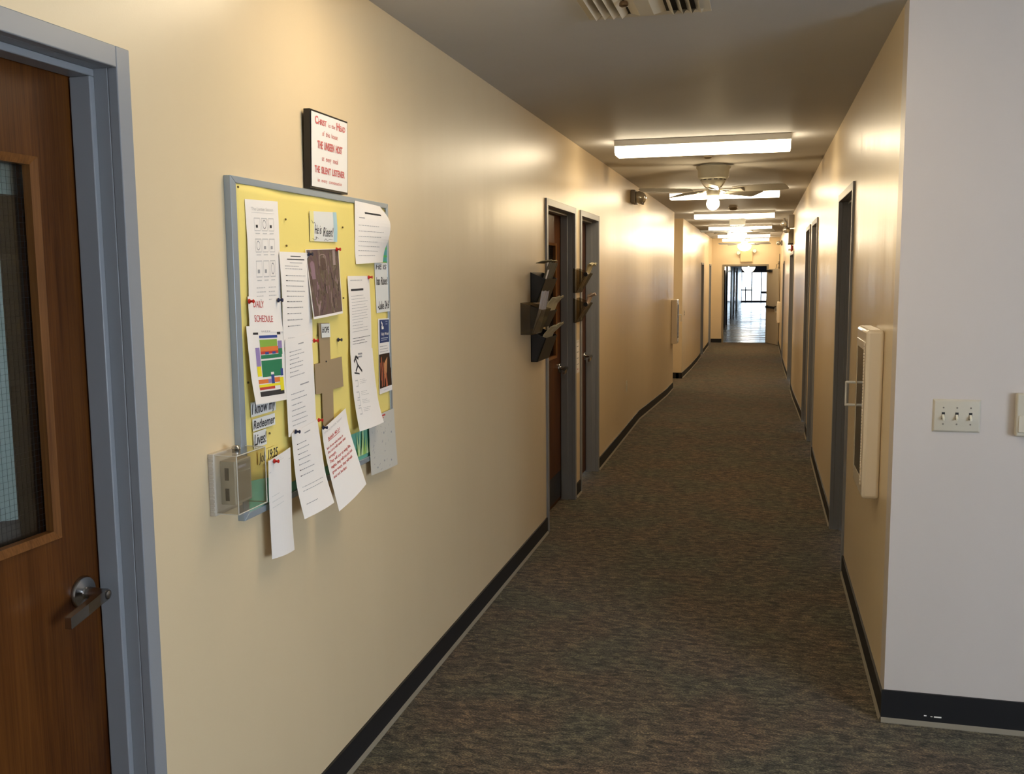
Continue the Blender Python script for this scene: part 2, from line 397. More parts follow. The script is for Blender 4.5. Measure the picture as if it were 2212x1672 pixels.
def door(n, side, y0, y1, zt, leafdepth=.10, lite=False, handle=None, face=.045, leaf=True, leafmat=None, hz=1.01):
    x = XL if side < 0 else XR; s = side
    fz = zf((y0+y1)/2)
    D = thing('door_%d' % n, (x, (y0+y1)/2, fz), kind='structure')
    P = -.012; DEP = .14     # proud of the wall, jamb depth
    b = MB(); zb = min(zf(y0), zf(y1))-.02
    def bx(d0, d1, a, c, za, zc2, m=0): b.box(x+s*d0, x+s*d1, a, c, za, zc2, m)
    bx(P, .012, y0, y0+face, zb, zt); bx(P, .012, y1-face, y1, zb, zt); bx(P, .012, y0+face, y1-face, zt-face, zt)
    j = .022
    bx(.012, DEP, y0+face-j, y0+face, zb, zt-face+j); bx(.012, DEP, y1-face, y1-face+j, zb, zt-face+j); bx(.012, DEP, y0+face, y1-face, zt-face, zt-face+j)
    st = .016; s0, s1 = leafdepth-.055, leafdepth-.004
    bx(s0, s1, y0+face, y0+face+st, zb, zt-face-st); bx(s0, s1, y1-face-st, y1-face, zb, zt-face-st); bx(s0, s1, y0+face, y1-face, zt-face-st, zt-face)
    b.build('door_frame', FRAME, D, bevel=.0025)
    if not leaf: return D
    a, c = y0+face+.004, y1-face-.004; top = zt-face-.004; bot = fz+.012
    lm = leafmat or WOOD; xa, xb = x+s*leafdepth, x+s*(leafdepth+.044)
    L = MB()
    if lite:
        l0, l1, lz0, lz1 = lite
        L.box(xa, xb, a, l0, bot, top).box(xa, xb, l1, c, bot, top).box(xa, xb, l0, l1, bot, lz0).box(xa, xb, l0, l1, lz1, top)
    else: L.box(xa, xb, a, c, bot, top)
    lf = L.build('door_leaf', lm, D); lf['label'] = 'stained wooden door leaf' if not leafmat else 'plain door leaf'
    if lite:
        m = MB(); w_ = .013; xo, xi = x+s*(leafdepth-.007), x+s*(leafdepth+.018)
        def mitre(ya, yb, za, zc2, yi0, yi1, zi0, zi1):
            m.hull8([(xo, ya, za), (xo, yb, za if ya == yb else zc2), (xi, yi1, zi1), (xi, yi0, zi0)], [(xi, ya, za), (xi, yb, zc2), (xi+s*.002, yi1, zi1), (xi+s*.002, yi0, zi0)])
        for (p0, p1, q0, q1) in (((l0-.004, lz0-.004), (l0-.004, lz1+.004), (l0+w_, lz0+w_), (l0+w_, lz1-w_)), ((l1+.004, lz0-.004), (l1+.004, lz1+.004), (l1-w_, lz0+w_), (l1-w_, lz1-w_)),
                                 ((l0-.004, lz0-.004), (l1+.004, lz0-.004), (l0+w_, lz0+w_), (l1-w_, lz0+w_)), ((l0-.004, lz1+.004), (l1+.004, lz1+.004), (l0+w_, lz1-w_), (l1-w_, lz1-w_))):
            m.hull8([(xo, *p0), (xo, *p1), (xo+s*.006, *q1), (xo+s*.006, *q0)], [(xi, *p0), (xi, *p1), (xi, *q1), (xi, *q0)])
        m.build('glazing_bead', MOLD, lf)
        xg = x+s*(leafdepth+.02)
        MB().box(xg, xg+s*.004, l0+.01, l1-.01, lz0+.01, lz1-.01).build('glass_pane', GLASS, lf)
        wi = MB(); t = .0002; k = l0+w_
        while k < l1-w_: wi.box(xg-s*.0002-t, xg-s*.0002+t, k-t, k+t, lz0+.01, lz1-.01); k += .0127
        k = lz0+w_
        while k < lz1-w_: wi.box(xg-s*.0002-t, xg-s*.0002+t, l0+.01, l1-.01, k-t, k+t); k += .0127
        wi.build('wire_mesh', DARK, lf)
    if handle is not None:
        lever(side, xa, handle, fz+hz, lf, -1)
    return D

door(1, -1, *DL[0], lite=(1.10, 1.69, 1.155, 1.945), handle=1.752)
door(2, -1, *DL[1], lite=(6.28, 6.86, 1.1, 1.92), handle=6.96)
door(3, -1, *DL[2], handle=8.02)
door(4, -1, *DL2[0]); door(5, -1, *DL2[1])
REDW = wood('dark_red_wood', (.05, .012, .006), (.11, .03, .015), .4)
for k, d in enumerate(DR): door((6, 7, 8, 13, 14)[k], 1, *d, leafmat=(REDW if k == 4 else WOOD))
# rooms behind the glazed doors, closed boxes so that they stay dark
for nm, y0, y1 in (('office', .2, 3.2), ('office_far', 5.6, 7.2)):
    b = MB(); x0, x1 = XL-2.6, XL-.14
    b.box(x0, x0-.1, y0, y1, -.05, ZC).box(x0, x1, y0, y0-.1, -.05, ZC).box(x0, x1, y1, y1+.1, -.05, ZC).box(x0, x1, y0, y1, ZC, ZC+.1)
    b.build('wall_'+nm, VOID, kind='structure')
# kick plate on the second door
MB().box(XL-.10, XL-.0985, 6.12, 7.0, .03, .23).build('trim_3', mat('dark_kick_plate', (.06, .06, .07), .35, .8), kind='structure')

# vertical blinds behind the near door glass
bl = thing('vertical_blind', (XL-.20, 1.38, 1.10), 'pale vertical blind with headrail behind the wired glass of the near wooden door', 'blind')
BLM = mat('pale_blind_vinyl', (.42, .45, .43), .5)
MB().box(XL-.225, XL-.165, 1.06, 1.715, 1.875, 1.945).build('headrail', BLM, bl)
for k in range(9):
    y = 1.115+k*.063; b = MB(); n = 5
    for i in range(n):
        a0 = -.045+.09*i/n; a1 = -.045+.09*(i+1)/n
        c0 = .010*(1-(a0/.045)**2); c1 = .010*(1-(a1/.045)**2); th = 1.0
        def q(a, c_): return (XL-.195+a*math.sin(th)+c_*math.cos(th), y+a*math.cos(th)-c_*math.sin(th))
        p0, p1 = q(a0, c0), q(a1, c1)
        b.hull8([(p0[0], p0[1], 1.20), (p1[0], p1[1], 1.20), (p1[0]+.001, p1[1], 1.20), (p0[0]+.001, p0[1], 1.20)], [(p0[0], p0[1], 1.88), (p1[0], p1[1], 1.88), (p1[0]+.001, p1[1], 1.88), (p0[0]+.001, p0[1], 1.88)])
    b.build('vane', BLM, bl)

# end doorway: frame, open leaf with exit bar
D = thing('door_15', ((EX0+EX1)/2, YE, zf(YE)), kind='structure')
FR2 = mat('taupe_painted_steel', (.22, .18, .12), .4)
b = MB(); b.box(EX0-.05, EX0, YE-.02, YE+.13, -.3, EZ+.05).box(EX1, EX1+.05, YE-.02, YE+.13, -.3, EZ+.05).box(EX0, EX1, YE-.02, YE+.13, EZ, EZ+.05)
b.build('door_frame', FR2, D, bevel=.003)
MB().box(EX0, EX1, YE-.05, YE+.1, -.235, -.216).build('threshold', STEEL, D)
hx, hy = EX1+.03, YE-.03; ex, ey = .425, 26.45
dv = Vector((ex-hx, ey-hy, 0)); Ld = dv.length; dv.normalize(); nv = Vector((-dv.y, dv.x, 0))  # normal
def leafbox(b, s0, s1, n0, n1, z0, z1, m=0):
    o = Vector((hx, hy, 0)); q = [o+dv*s0+nv*n0, o+dv*s1+nv*n0, o+dv*s1+nv*n1, o+dv*s0+nv*n1]
    b.hull8([(p.x, p.y, z0) for p in q], [(p.x, p.y, z1) for p in q], m)
b = MB(); leafbox(b, 0, Ld, 0, .045, -.215, 1.80); lf = b.build('door_leaf', mat('taupe_door_paint', (.40, .34, .25), .4), D, bevel=.003); lf['label'] = 'taupe leaf standing open into the corridor'
b = MB(); leafbox(b, .06, Ld-.1, -.07, -.045, .74, .80); leafbox(b, .06, .11, -.05, .0, .73, .81); leafbox(b, Ld-.15, Ld-.1, -.05, .0, .73, .81); b.build('exit_bar', DARK, lf)
b = MB(); leafbox(b, .05, .45, -.05, -.01, 1.72, 1.78); b.build('door_closer', DARK, lf)

# ------------------------------------------------------------------ ceiling lights
def make_tube_light():
    t = thing('fluorescent_light', (XM, 0, ZC), 'x', 'ceiling light', 'fluorescent wrap lights along the corridor ceiling')
    hx_ = .613
    MB2 = MB(); MB2.box(XM-hx_, XM+hx_, -.13, .13, ZC-.045, ZC); h = MB2.build('housing', WHITE, t, bevel=.004)
    pr = [(-.128, ZC-.045), (-.128, ZC-.080), (-.10, ZC-.103), (.10, ZC-.103), (.128, ZC-.080), (.128, ZC-.045)]
    d = MB().prism(pr, 'x', XM-hx_+.004, XM+hx_-.004)
    d.build('diffuser', TUBE, t)
    c = MB()
    return t
TY = [(2.72, None), (7.13, 'large lit fluorescent ceiling fixture nearest the camera, before the first fan'), (11.42, 'lit fluorescent ceiling fixture directly behind the first ceiling fan'),
      (15.6, 'lit fluorescent ceiling fixture in front of the second ceiling fan'), (19.9, 'lit fluorescent ceiling fixture just behind the second ceiling fan'),
      (24.1, 'lit fluorescent ceiling fixture before the last ceiling fan'), (26.85, 'lit fluorescent ceiling fixture hard against the end wall')]
t0 = make_tube_light()
for k, (y, l) in enumerate(TY):
    l = l or 'lit fluorescent ceiling fixture over the bulletin board, above the camera view'
    if k == 3: dup(t0, (XM-2.2, 16.3, ZC), 'added fluorescent ceiling fixture inside the side passage, hidden behind the left wall')  # unseen fixture, added to brighten the far passage wall
    if k == 0: t0.location = (XM, y, ZC); t0['label'] = l
    else: dup(t0, (XM, y, ZC), l)

# ------------------------------------------------------------------ ceiling fans
def make_fan(bowl=False, label=''):
    t = thing('ceiling_fan', (XM, 0, ZC), label, 'ceiling fan', 'ceiling fans along the corridor')
    z = ZC
    MB().lathe([(.118, z), (.118, z-.014), (.152, z-.016), (.150, z-.03), (.138, z-.045), (.136, z-.105), (.128, z-.120), (.118, z-.128)], (XM, 0, 0), 'z', 40).build('motor_housing', FANM, t, smooth=True)
    b = MB().lathe([(.112, z-.128), (.112, z-.140), (.10, z-.165), (.07, z-.20), (.055, z-.205)], (XM, 0, 0), 'z', 40)
    for k in range(14):
        a = 2*math.pi*k/14; ca, sa = math.cos(a), math.sin(a)
        r = .1125; w2 = .016
        b.hull8([(XM+r*ca-w2*sa, r*sa+w2*ca, z-.130), (XM+r*ca+w2*sa, r*sa-w2*ca, z-.130), (XM+r*ca+w2*sa, r*sa-w2*ca, z-.137), (XM+r*ca-w2*sa, r*sa+w2*ca, z-.137)],
                [(XM+.9*r*ca-w2*sa, .9*r*sa+w2*ca, z-.130), (XM+.9*r*ca+w2*sa, .9*r*sa-w2*ca, z-.130), (XM+.9*r*ca+w2*sa, .9*r*sa-w2*ca, z-.137), (XM+.9*r*ca-w2*sa, .9*r*sa+w2*ca, z-.137)], 1)
    b.build('vent_ring', [FANM, DARK], t, smooth=True)
    MB().lathe([(.058, z-.205), (.062, z-.215), (.058, z-.262), (.04, z-.285), (.02, z-.292)], (XM, 0, 0), 'z', 32).build('switch_cup', FANM, t, smooth=True)
    for k in range(5):
        a = math.radians(-18+72*k); ca, sa = math.cos(a), math.sin(a)
        def R(r, w_, zz): return (XM+r*ca-w_*sa, r*sa+w_*ca, zz)
        b = MB(); pitch = .30; zc2 = z-.218; N = 12
        prof = [(.19, .048), (.24, .056), (.34, .062), (.48, .068), (.60, .070), (.645, .066), (.662, .052)]
        top = []; 
        for r, wd in prof: top.append((R(r, -wd, zc2+wd*pitch), R(r, wd, zc2-wd*pitch)))
        for (a0, b0), (a1, b1) in zip(top, top[1:]):
            dn = lambda p: (p[0], p[1], p[2]-.006)
            b.hull8([a0, b0, b1, a1], [dn(a0), dn(b0), dn(b1), dn(a1)])
        bl_ = b.build('blade', BLADE, t)
        b = MB(); b.hull8([R(.05, -.018, z-.205), R(.05, .018, z-.205), R(.05, .018, z-.213), R(.05, -.018, z-.213)], [R(.18, -.014, z-.226), R(.18, .014, z-.230), R(.18, .014, z-.236), R(.18, -.014, z-.232)])
        b.hull8([R(.17, -.02, z-.222), R(.17, .02, z-.230), R(.17, .02, z-.236), R(.17, -.02, z-.228)], [R(.27, -.042, z-.220), R(.27, .042, z-.236), R(.27, .042, z-.241), R(.27, -.042, z-.226)])
        b.build('blade_iron', WHITE, bl_)
    if bowl:
        MB().lathe([(.165, z-.262), (.168, z-.285), (.155, z-.33), (.115, z-.372), (.05, z-.395), (.01, z-.40)], (XM, 0, 0), 'z', 36).build('bowl_shade', BOWL, t, smooth=True)
    else:
        MB().lathe([(.018, z-.288), (.018, z-.305)], (XM, 0, 0), 'z', 20).build('bulb_socket', WHITE, t)
        MB().sphere((XM, 0, z-.340), .057).build('globe_bulb', BULB, t, smooth=True)
    return t
f1 = make_fan(False, 'white five-blade ceiling fan with a bare glowing globe bulb, nearest of the three'); f1.location = (XM, 8.85, ZC)
f2 = make_fan(True, 'white ceiling fan with glowing glass bowl between the third and fourth lights'); f2.location = (XM, 17.6, ZC)
dup(f2, (XM, 25.2, ZC), 'ceiling fan with round lit bowl in front of the exit sign, farthest of the three')
# lamp in the second corridor
t = thing('bowl_lamp', (-.51, 40, 2.2), 'bright bowl lamp hanging at the top of the far open doorway', 'lamp')
MB().lathe([(.10, 2.2), (.10, 2.12), (.03, 2.10), (.03, 1.93)], (-.51, 40, 0), 'z', 20).build('ceiling_mount', FANM, t, smooth=True)
MB().lathe([(.26, 1.93), (.25, 1.88), (.20, 1.80), (.13, 1.74), (.02, 1.715)], (-.51, 40, 0), 'z', 30).build('bowl_shade', BOWL, t, smooth=True)

# ------------------------------------------------------------------ ceiling vent
v = thing('ceiling_vent', (-.41, 3.50, ZC), 'cream metal air vent with slanted louvres in the ceiling above the corridor mouth', 'vent')
VM = mat('cream_vent_enamel', (.60, .55, .45), .4)
z0 = ZC
MB().box(-.645, -.195, 3.28, 3.325, z0-.006, z0).box(-.645, -.195, 3.665, 3.70, z0-.006, z0).box(-.645, -.60, 3.325, 3.665, z0-.006, z0).box(-.24, -.195, 3.325, 3.665, z0-.006, z0).build('vent_frame', VM, v, bevel=.002)
MB().box(-.60, -.24, 3.325, 3.665, z0-.002, z0-.0005).build('dark_duct', mat('duct_dark', (.03, .025, .02), .8), v)
for k in range(4):
    for sgn in (-1, 1):
        xc = -.42+sgn*(.075+.032*k); b = MB(); dx = sgn*.020
        b.hull8([(xc, 3.33, z0-.002), (xc, 3.655, z0-.002), (xc+.0015, 3.655, z0-.002), (xc+.0015, 3.33, z0-.002)],
                [(xc+dx, 3.35, z0-.026), (xc+dx, 3.638, z0-.026), (xc+dx+.0015, 3.638, z0-.026), (xc+dx+.0015, 3.35, z0-.026)])
        b.add([(xc+dx, 3.638, z0-.026), (xc, 3.662, z0-.002), (xc+sgn*.030, 3.662, z0-.002)], [(0, 1, 2)])
        b.build('louvre', VM, v)
b = MB(); b.hull8([(-.485, 3.36, z0-.003), (-.355, 3.36, z0-.003), (-.355, 3.662, z0-.003), (-.485, 3.662, z0-.003)], [(-.445, 3.40, z0-.026), (-.395, 3.40, z0-.026), (-.395, 3.61, z0-.026), (-.445, 3.61, z0-.026)])
b.build('centre_louvre', VM, v)
b = MB(); b.lathe([(.013, z0-.024), (.016, z0-.030), (.016, z0-.038), (.010, z0-.042)], (-.478, 3.42, 0), 'z', 20).build('damper_knob', mat('bronze_knob', (.10, .06, .03), .35, .6), v, smooth=True)

# ------------------------------------------------------------------ smoke detectors
for i, (x, y, r, l) in enumerate([(-.447, 8.2, .035, 'tiny sprinkler cap on the ceiling just behind the nearest fluorescent light'), (-.42, 14.55, .07, 'smoke detector on the ceiling in front of the third fluorescent light')]):
    t = thing('smoke_detector' if i else 'ceiling_sensor', (x, y, ZC), l, 'detector')
    MB().lathe([(r, ZC), (r, ZC-.008)], (x, y, 0), 'z', 24).build('mounting_base', OFFW, t)
    hh = .3+.7*i
    MB().lathe([(r*.85, ZC-.008), (r*.9, ZC-.008-.012*hh), (r*.6, ZC-.008-.037*hh), (r*.25, ZC-.008-.042*hh)], (x, y, 0), 'z', 24).build('sensor_head', FR2, t, smooth=True)

# ------------------------------------------------------------------ emergency lights and alarms
LENS = mat('lamp_lens', (.55, .52, .45), .12, .6)
PB = mat('taupe_plastic_case', (.20, .17, .14), .4)
def emergency(loc, side, label, zb, w_=.26):
    x, y = loc; s = -side
    t = thing('emergency_light', (x, y, zb), label, 'emergency light')
    MB().box(x, x+s*.05, y-w_/2, y+w_/2, zb, zb+.14).build('case', PB, t, bevel=.012)
    MB().box(x+s*.05, x+s*.065, y-w_/2+.03, y+w_/2-.03, zb+.02, zb+.12).build('front_cover', PB, t, bevel=.006)
    for q in (-1, 1):
        c = (x+s*.088, y+q*.065, zb+.065)
        hd = MB().sphere(c, .058, sz=1.1).build('lamp_head', LENS, t, smooth=True)
        MB().lathe([(.014, 0), (.014, -.03)], (c[0]+s*.02, c[1], c[2]-.04), 'z', 14).build('aiming_tab', PB, hd)
    return t
emergency((XL, 10.30), -1, 'grey emergency light with two round lamp heads high on the left wall', 2.435)
t = thing('emergency_light', (XR, 15.9, 2.38), 'emergency light with round lamp heads high on the right wall above the red alarm', 'emergency light')
MB().box(XR-.09, XR, 15.8, 16.0, 2.40, 2.60).build('case', PB, t, bevel=.01)
for (dx, dz) in ((.15, 2.46), (.11, 2.37)):
    hd = MB().sphere((XR-dx, 15.88 if dx > .12 else 15.98, dz), .055, sz=.9).build('lamp_head', LENS, t, smooth=True)
    MB().lathe([(.015, dz+.03), (.015, dz+.09)], (XR-dx, 15.9, 0), 'z', 12).build('bracket', PB, hd)
t = thing('exit_sign', (XR, 16.25, 2.15), 'taupe exit sign box edge-on under the right emergency light', 'exit sign')
MB().box(XR-.075, XR, 16.1, 16.4, 2.165, 2.39).build('case', FR2, t, bevel=.006)
MB().box(XR-.08, XR+0, 16.15, 16.35, 2.145, 2.165).build('base_strip', DARK, t)
t = thing('fire_alarm', (XR, 16.2, 1.98), 'small red fire alarm strobe on the right wall above a door frame', 'alarm')
ALR = mat('alarm_red', (.35, .03, .02), .35)
MB().box(XR-.035, XR-.012, 16.13, 16.27, 2.035, 2.14).box(XR-.02, XR, 16.15, 16.25, 2.05, 2.13).build('alarm_body', ALR, t, bevel=.004)
MB().box(XR-.075, XR-.035, 16.17, 16.23, 2.05, 2.08).build('strobe_lens', WHITE, t, bevel=.004)
# unit on the ceiling corner by the end wall
t = thing('emergency_light', (XR, 24.6, 2.35), 'small round emergency lamp high on the right wall near the end wall', 'emergency light')
MB().box(XR-.04, XR, 24.5, 24.7, 2.36, 2.48).build('case', PB, t, bevel=.006)
MB().sphere((XR-.09, 24.6, 2.42), .055).build('lamp_head', LENS, t, smooth=True)

# exit sign with two lamp heads over the end doorway (unlit, faded face)
t = thing('exit_sign', (-.41, YE, 2.0), 'faded exit sign with two spotlight heads over the end doorway', 'exit sign')
ES = mat('faded_sign_face', (.66, .50, .27), .5)
MB().box(-.575, -.245, YE-.06, YE, 2.0, 2.295).build('sign_case', ES, t, bevel=.008)
for sx, zz, an in ((-1, 2.25, -.5), (1, 2.30, .1)):
    cx = -.41+sx*.215
    hd = MB().lathe([(.03, 0), (.052, -.05), (.058, -.085)], (cx, YE-.02, zz), 'y', 22).build('lamp_head', FR2, t, smooth=True)
    MB().lathe([(.052, -.084), (.048, -.088)], (cx, YE-.02, zz), 'y', 22).build('lamp_lens', mat('warm_lens', (.8, .72, .5), .2), hd)
    MB().tube([(cx, YE-.03, zz-.02), (-.41+sx*.15, YE-.03, 2.285)], .012).build('lamp_arm', FR2, hd)

# ------------------------------------------------------------------ cabinets
CAB = mat('cream_cabinet_enamel', (.86, .76, .62), .18, coat=.3)
def rounded(y0, y1, z0, z1, r, n=5):
    p = []
    for cy, cz, a0 in ((y1-r, z1-r, 0), (y0+r, z1-r, 90), (y0+r, z0+r, 180), (y1-r, z0+r, 270)):
        for k in range(n+1):
            a = math.radians(a0+90*k/n); p.append((cy+r*math.cos(a), cz+r*math.sin(a)))
    return p
def cabinet(side, x, y0, y1, z0, z1, depth, label):
    s = -side
    t = thing('extinguisher_cabinet', (x, (y0+y1)/2, z0), label, 'cabinet')
    MB().box(x, x+s*depth, y0, y1, z0, z1).build('cabinet_body', CAB, t, bevel=.014)
    xf = x+s*depth
    b = MB(); yi0, yi1, zi0, zi1 = y0+.03, y1-.03, z0+.05, z1-.05; w_ = .034
    b.box(xf, xf+s*.0035, yi0, yi0+w_, zi0, zi1).box(xf, xf+s*.0035, yi1-w_, yi1, zi0, zi1).box(xf, xf+s*.0035, yi0+w_, yi1-w_, zi0, zi0+w_).box(xf, xf+s*.0035, yi0+w_, yi1-w_, zi1-w_, zi1)
    d = b.build('cabinet_door', CAB, t, bevel=.002)
    MB().box(xf+s*.001, xf+s*.0028, yi0+w_, yi1-w_, zi0+w_, zi1-w_).build('window_pane', mat('dark_cabinet_window', (.03, .035, .045), .12), d)
    h = MB(); N = 46
    for k in range(N):
        zz = zi0+.01+(zi1-zi0-.02)*k/(N-1); h.box(xf+s*.003, xf+s*.007, yi0-.004, yi0+.003, zz-.0045, zz+.0045)
    h.build('piano_hinge', CAB, d)
    zm = (z0+z1)/2+.05; yh = yi1-.025
    MB().tube([(xf+s*.006, yh, zm+.05), (xf+s*.045, yh, zm+.05)], .006).tube([(xf+s*.045, yh, zm+.054), (xf+s*.045, yh, zm-.054)], .0045).tube([(xf+s*.045, yh, zm-.05), (xf+s*.006, yh, zm-.05)], .006).build('pull_handle', WHITE, d, smooth=True)
    return t
cabinet(1, XR, 4.08, 4.46, .775, 1.467, .068, 'cream fire extinguisher cabinet with dark window and pull handle on the right wall')
cabinet(-1, XL, 15.03, 15.36, .61, 1.30, .092, 'beige cabinet far along the left wall, at the edge of the side opening')
cabinet(1, XR, 25.5, 25.85, .42, .96, .08, 'pale cabinet on the right wall beside the open end door')
# conduit by the end wall
t = thing('wall_conduit', (XR, 26.9, 1.0), 'thin dark conduit running down the right wall behind the open end door', 'conduit')
MB().tube([(XR-.02, 26.9, 2.2), (XR-.02, 26.9, 1.05)], .012).tube([(XR-.02, 26.9, 1.95), (XR-.09, 26.9, 1.92), (XR-.13, 26.9, 1.7), (XR-.10, 26.9, 1.2)], .009).build('conduit_pipe', FR2, t, smooth=True)
b = MB()
for k in range(6): b.lathe([(.03, 1.80+k*.035), (.03, 1.815+k*.035)], (XR-.035, 26.9, 0), 'z', 12)
b.build('cable_coil', DARK, t)

# ------------------------------------------------------------------ switch plate, controller, outlets
PL = mat('ivory_plate', (.60, .55, .45), .32)
sp = thing('switch_plate', (.692, YF, 1.12), 'three-gang light switch plate on the wall facing the camera', 'light switch')
a = (.611, .773, 1.119, 1.241); e = .007
b = MB(); b.hull8([(a[0], YF, a[2]), (a[1], YF, a[2]), (a[1], YF, a[3]), (a[0], YF, a[3])], [(a[0]+e, YF-.008, a[2]+e), (a[1]-e, YF-.008, a[2]+e), (a[1]-e, YF-.008, a[3]-e), (a[0]+e, YF-.008, a[3]-e)])
b.build('plate', PL, sp, bevel=.0015)
for k in range(3):
    x = .647+k*.0455
    g = MB(); g.box(x-.0055, x+.0055, YF-.0088, YF-.0079, 1.167, 1.193); tg = MB()
    q = [(x-.0045, YF-.008, 1.172), (x+.0045, YF-.008, 1.172), (x+.0045, YF-.008, 1.186), (x-.0045, YF-.008, 1.186)]
    r_ = [(x-.0038, YF-.022, 1.164), (x+.0038, YF-.022, 1.164), (x+.0038, YF-.022, 1.173), (x-.0038, YF-.022, 1.173)]
    o = MB().hull8(q, r_).build('toggle', mat('ivory_toggle', (.72, .68, .56), .3), sp, bevel=.001)
    g.build('toggle_slot', DARK, o)
    for zz in (1.150, 1.210): MB().lathe([(.0032, -.0095), (.0026, -.0078)], (x, YF, zz), 'y', 12).build('screw', mat('tarnished_screw', (.25, .22, .18), .4, .7), sp)
t = thing('thermostat', (.945, YF, 1.10), 'beige wall control box to the right of the three-gang switch plate', 'thermostat')
MB().box(.882, 1.01, YF-.03, YF, 1.115, 1.268).build('body', PL, t, bevel=.006)
MB().box(.89, 1.0, YF-.034, YF-.03, 1.13, 1.19).build('cover', OFFW, t, bevel=.002)

def plate(name, x, y, z, label, side=-1, dots=True, m=WALL, h=.114, w_=.07):
    s = -side; t = thing(name, (x, y, z), label, 'outlet' if name == 'wall_outlet' else 'light switch')
    MB().box(x, x+s*.005, y-w_/2, y+w_/2, z-h/2, z+h/2).build('cover_plate', PL, t, bevel=.002)
    if dots:
        for dz in (-.02, .02): MB().box(x+s*.005, x+s*.0085, y-.014, y+.014, z+dz-.013, z+dz+.013).build('socket' if name == 'wall_outlet' else 'toggle', PL if name == 'wall_outlet' else DARK, t)
    return t
plate('wall_outlet', XL, 9.93, .535, 'beige electrical outlet low on the left wall below the emergency light')
plate('wall_switch', XL, 17.62, .985, 'small dark-buttoned switch plate on the far left wall past the opening', h=.11, w_=.08)

# ------------------------------------------------------------------ text helper
_T = {}
def text_geo(s, shear=0., bold=0., sx=1.):
    key = (s, shear, bold)
    if key not in _T:
        c = bpy.data.curves.new('t', 'FONT'); c.body = s; c.size = 1; c.shear = shear; c.offset = bold; c.resolution_u = 3; c.fill_mode = 'FRONT'
        o = bpy.data.objects.new('t', c); COL.objects.link(o)
        dg = bpy.context.evaluated_depsgraph_get(); me = bpy.data.meshes.new_from_object(o.evaluated_get(dg))
        vs = [(v.co.x, v.co.y) for v in me.vertices]; fs = [tuple(p.vertices) for p in me.polygons]
        bpy.data.objects.remove(o); bpy.data.curves.remove(c); bpy.data.meshes.remove(me)
        x0 = min(v[0] for v in vs); x1 = max(v[0] for v in vs)
        _T[key] = ([(v[0]-x0, v[1]) for v in vs], fs, x1-x0)
    return _T[key]

# ------------------------------------------------------------------ sheets of paper on the left wall
class Sheet:
    """rows: list of (z, yl, yr, dl, dr): height, left/right y, distance from the wall; top first"""
    def __init__(s, rows, bulge=0.):
        s.r = rows; s.bulge = bulge
    def P(s, u, v, off=0.):
        n = len(s.r)-1; t = min(max(v, 0), 1)*n; i = min(int(t), n-1); t -= i
        def cr(k, j):
            g = lambda q: s.r[min(max(q, 0), n)][j]
            p0, p1, p2, p3 = g(i-1), g(i), g(i+1), g(i+2)
            return .5*((2*p1)+(-p0+p2)*t+(2*p0-5*p1+4*p2-p3)*t*t+(-p0+3*p1-3*p2+p3)*t**3)
        zl, zr, yl, yr, dl, dr = [cr(0, j) for j in range(6)]
        return Vector((XL+dl+(dr-dl)*u+s.bulge*math.sin(math.pi*u)*(.3+v)+off, yl+(yr-yl)*u, zl+(zr-zl)*u))
    def build(s, name, mats, decals, label, cat='paper', nu=10, nv=20, group=None, th=.0006):
        b = MB()
        top = [[s.P(i/nu, j/nv, th) for i in range(nu+1)] for j in range(nv+1)]
        bot = [[s.P(i/nu, j/nv, 0) for i in range(nu+1)] for j in range(nv+1)]
        V = [p for r in top for p in r]+[p for r in bot for p in r]; F = []; o = (nu+1)*(nv+1); I = lambda i, j: j*(nu+1)+i
        for j in range(nv):
            for i in range(nu):
                F.append((I(i, j), I(i+1, j), I(i+1, j+1), I(i, j+1))); F.append((o+I(i, j+1), o+I(i+1, j+1), o+I(i+1, j), o+I(i, j)))
        for j in range(nv):
            F.append((I(0, j), I(0, j+1), o+I(0, j+1), o+I(0, j))); F.append((I(nu, j+1), I(nu, j), o+I(nu, j), o+I(nu, j+1)))
        for i in range(nu):
            F.append((I(i+1, 0), I(i, 0), o+I(i, 0), o+I(i+1, 0))); F.append((I(i, nv), I(i+1, nv), o+I(i+1, nv), o+I(i, nv)))
        b.add(V, F, 0)
        for k, d in enumerate(decals):
            lift = th+.0005+.00004*(k % 12)
            if d[0] == 'rect':
                _, u0, v0, u1, v1, m = d[:6]; a = max(1, int((u1-u0)*nu)); c = max(1, int((v1-v0)*nv))
                vs = [s.P(u0+(u1-u0)*i/a, v0+(v1-v0)*j/c, lift) for j in range(c+1) for i in range(a+1)]
                b.add(vs, [(j*(a+1)+i, j*(a+1)+i+1, (j+1)*(a+1)+i+1, (j+1)*(a+1)+i) for j in range(c) for i in range(a)], m)
            elif d[0] == 'poly':
                _, pts, m = d; b.add([s.P(u, v, lift) for u, v in pts], [tuple(range(len(pts)))], m)
            elif d[0] == 'line':
                _, pts, wd, m = d
                for (p, q) in zip(pts, pts[1:]):
                    dx, dy = q[0]-p[0], q[1]-p[1]; L = math.hypot(dx, dy) or 1; nx, ny = -dy/L*wd, dx/L*wd
                    b.add([s.P(p[0]+nx, p[1]+ny, lift), s.P(q[0]+nx, q[1]+ny, lift), s.P(q[0]-nx, q[1]-ny, lift), s.P(p[0]-nx, p[1]-ny, lift)], [(0, 1, 2, 3)], m)
            elif d[0] == 'text':
                _, st, u0, v0, wu, hv, m, shear, bold = d     # baseline at v0, width wu, letter height hv
                vs, fs, w_ = text_geo(st, shear, bold)
                b.add([s.P(u0+x/w_*wu, v0-y*hv, lift+.0004) for x, y in vs], fs, m)
        o_ = b.build(name, mats, None)
        # origin at the sheet
        c = s.P(.5, 0); me = o_.data
        for vv in me.vertices: vv.co -= c
        o_.location = c
        return tag(o_, label, cat, group)

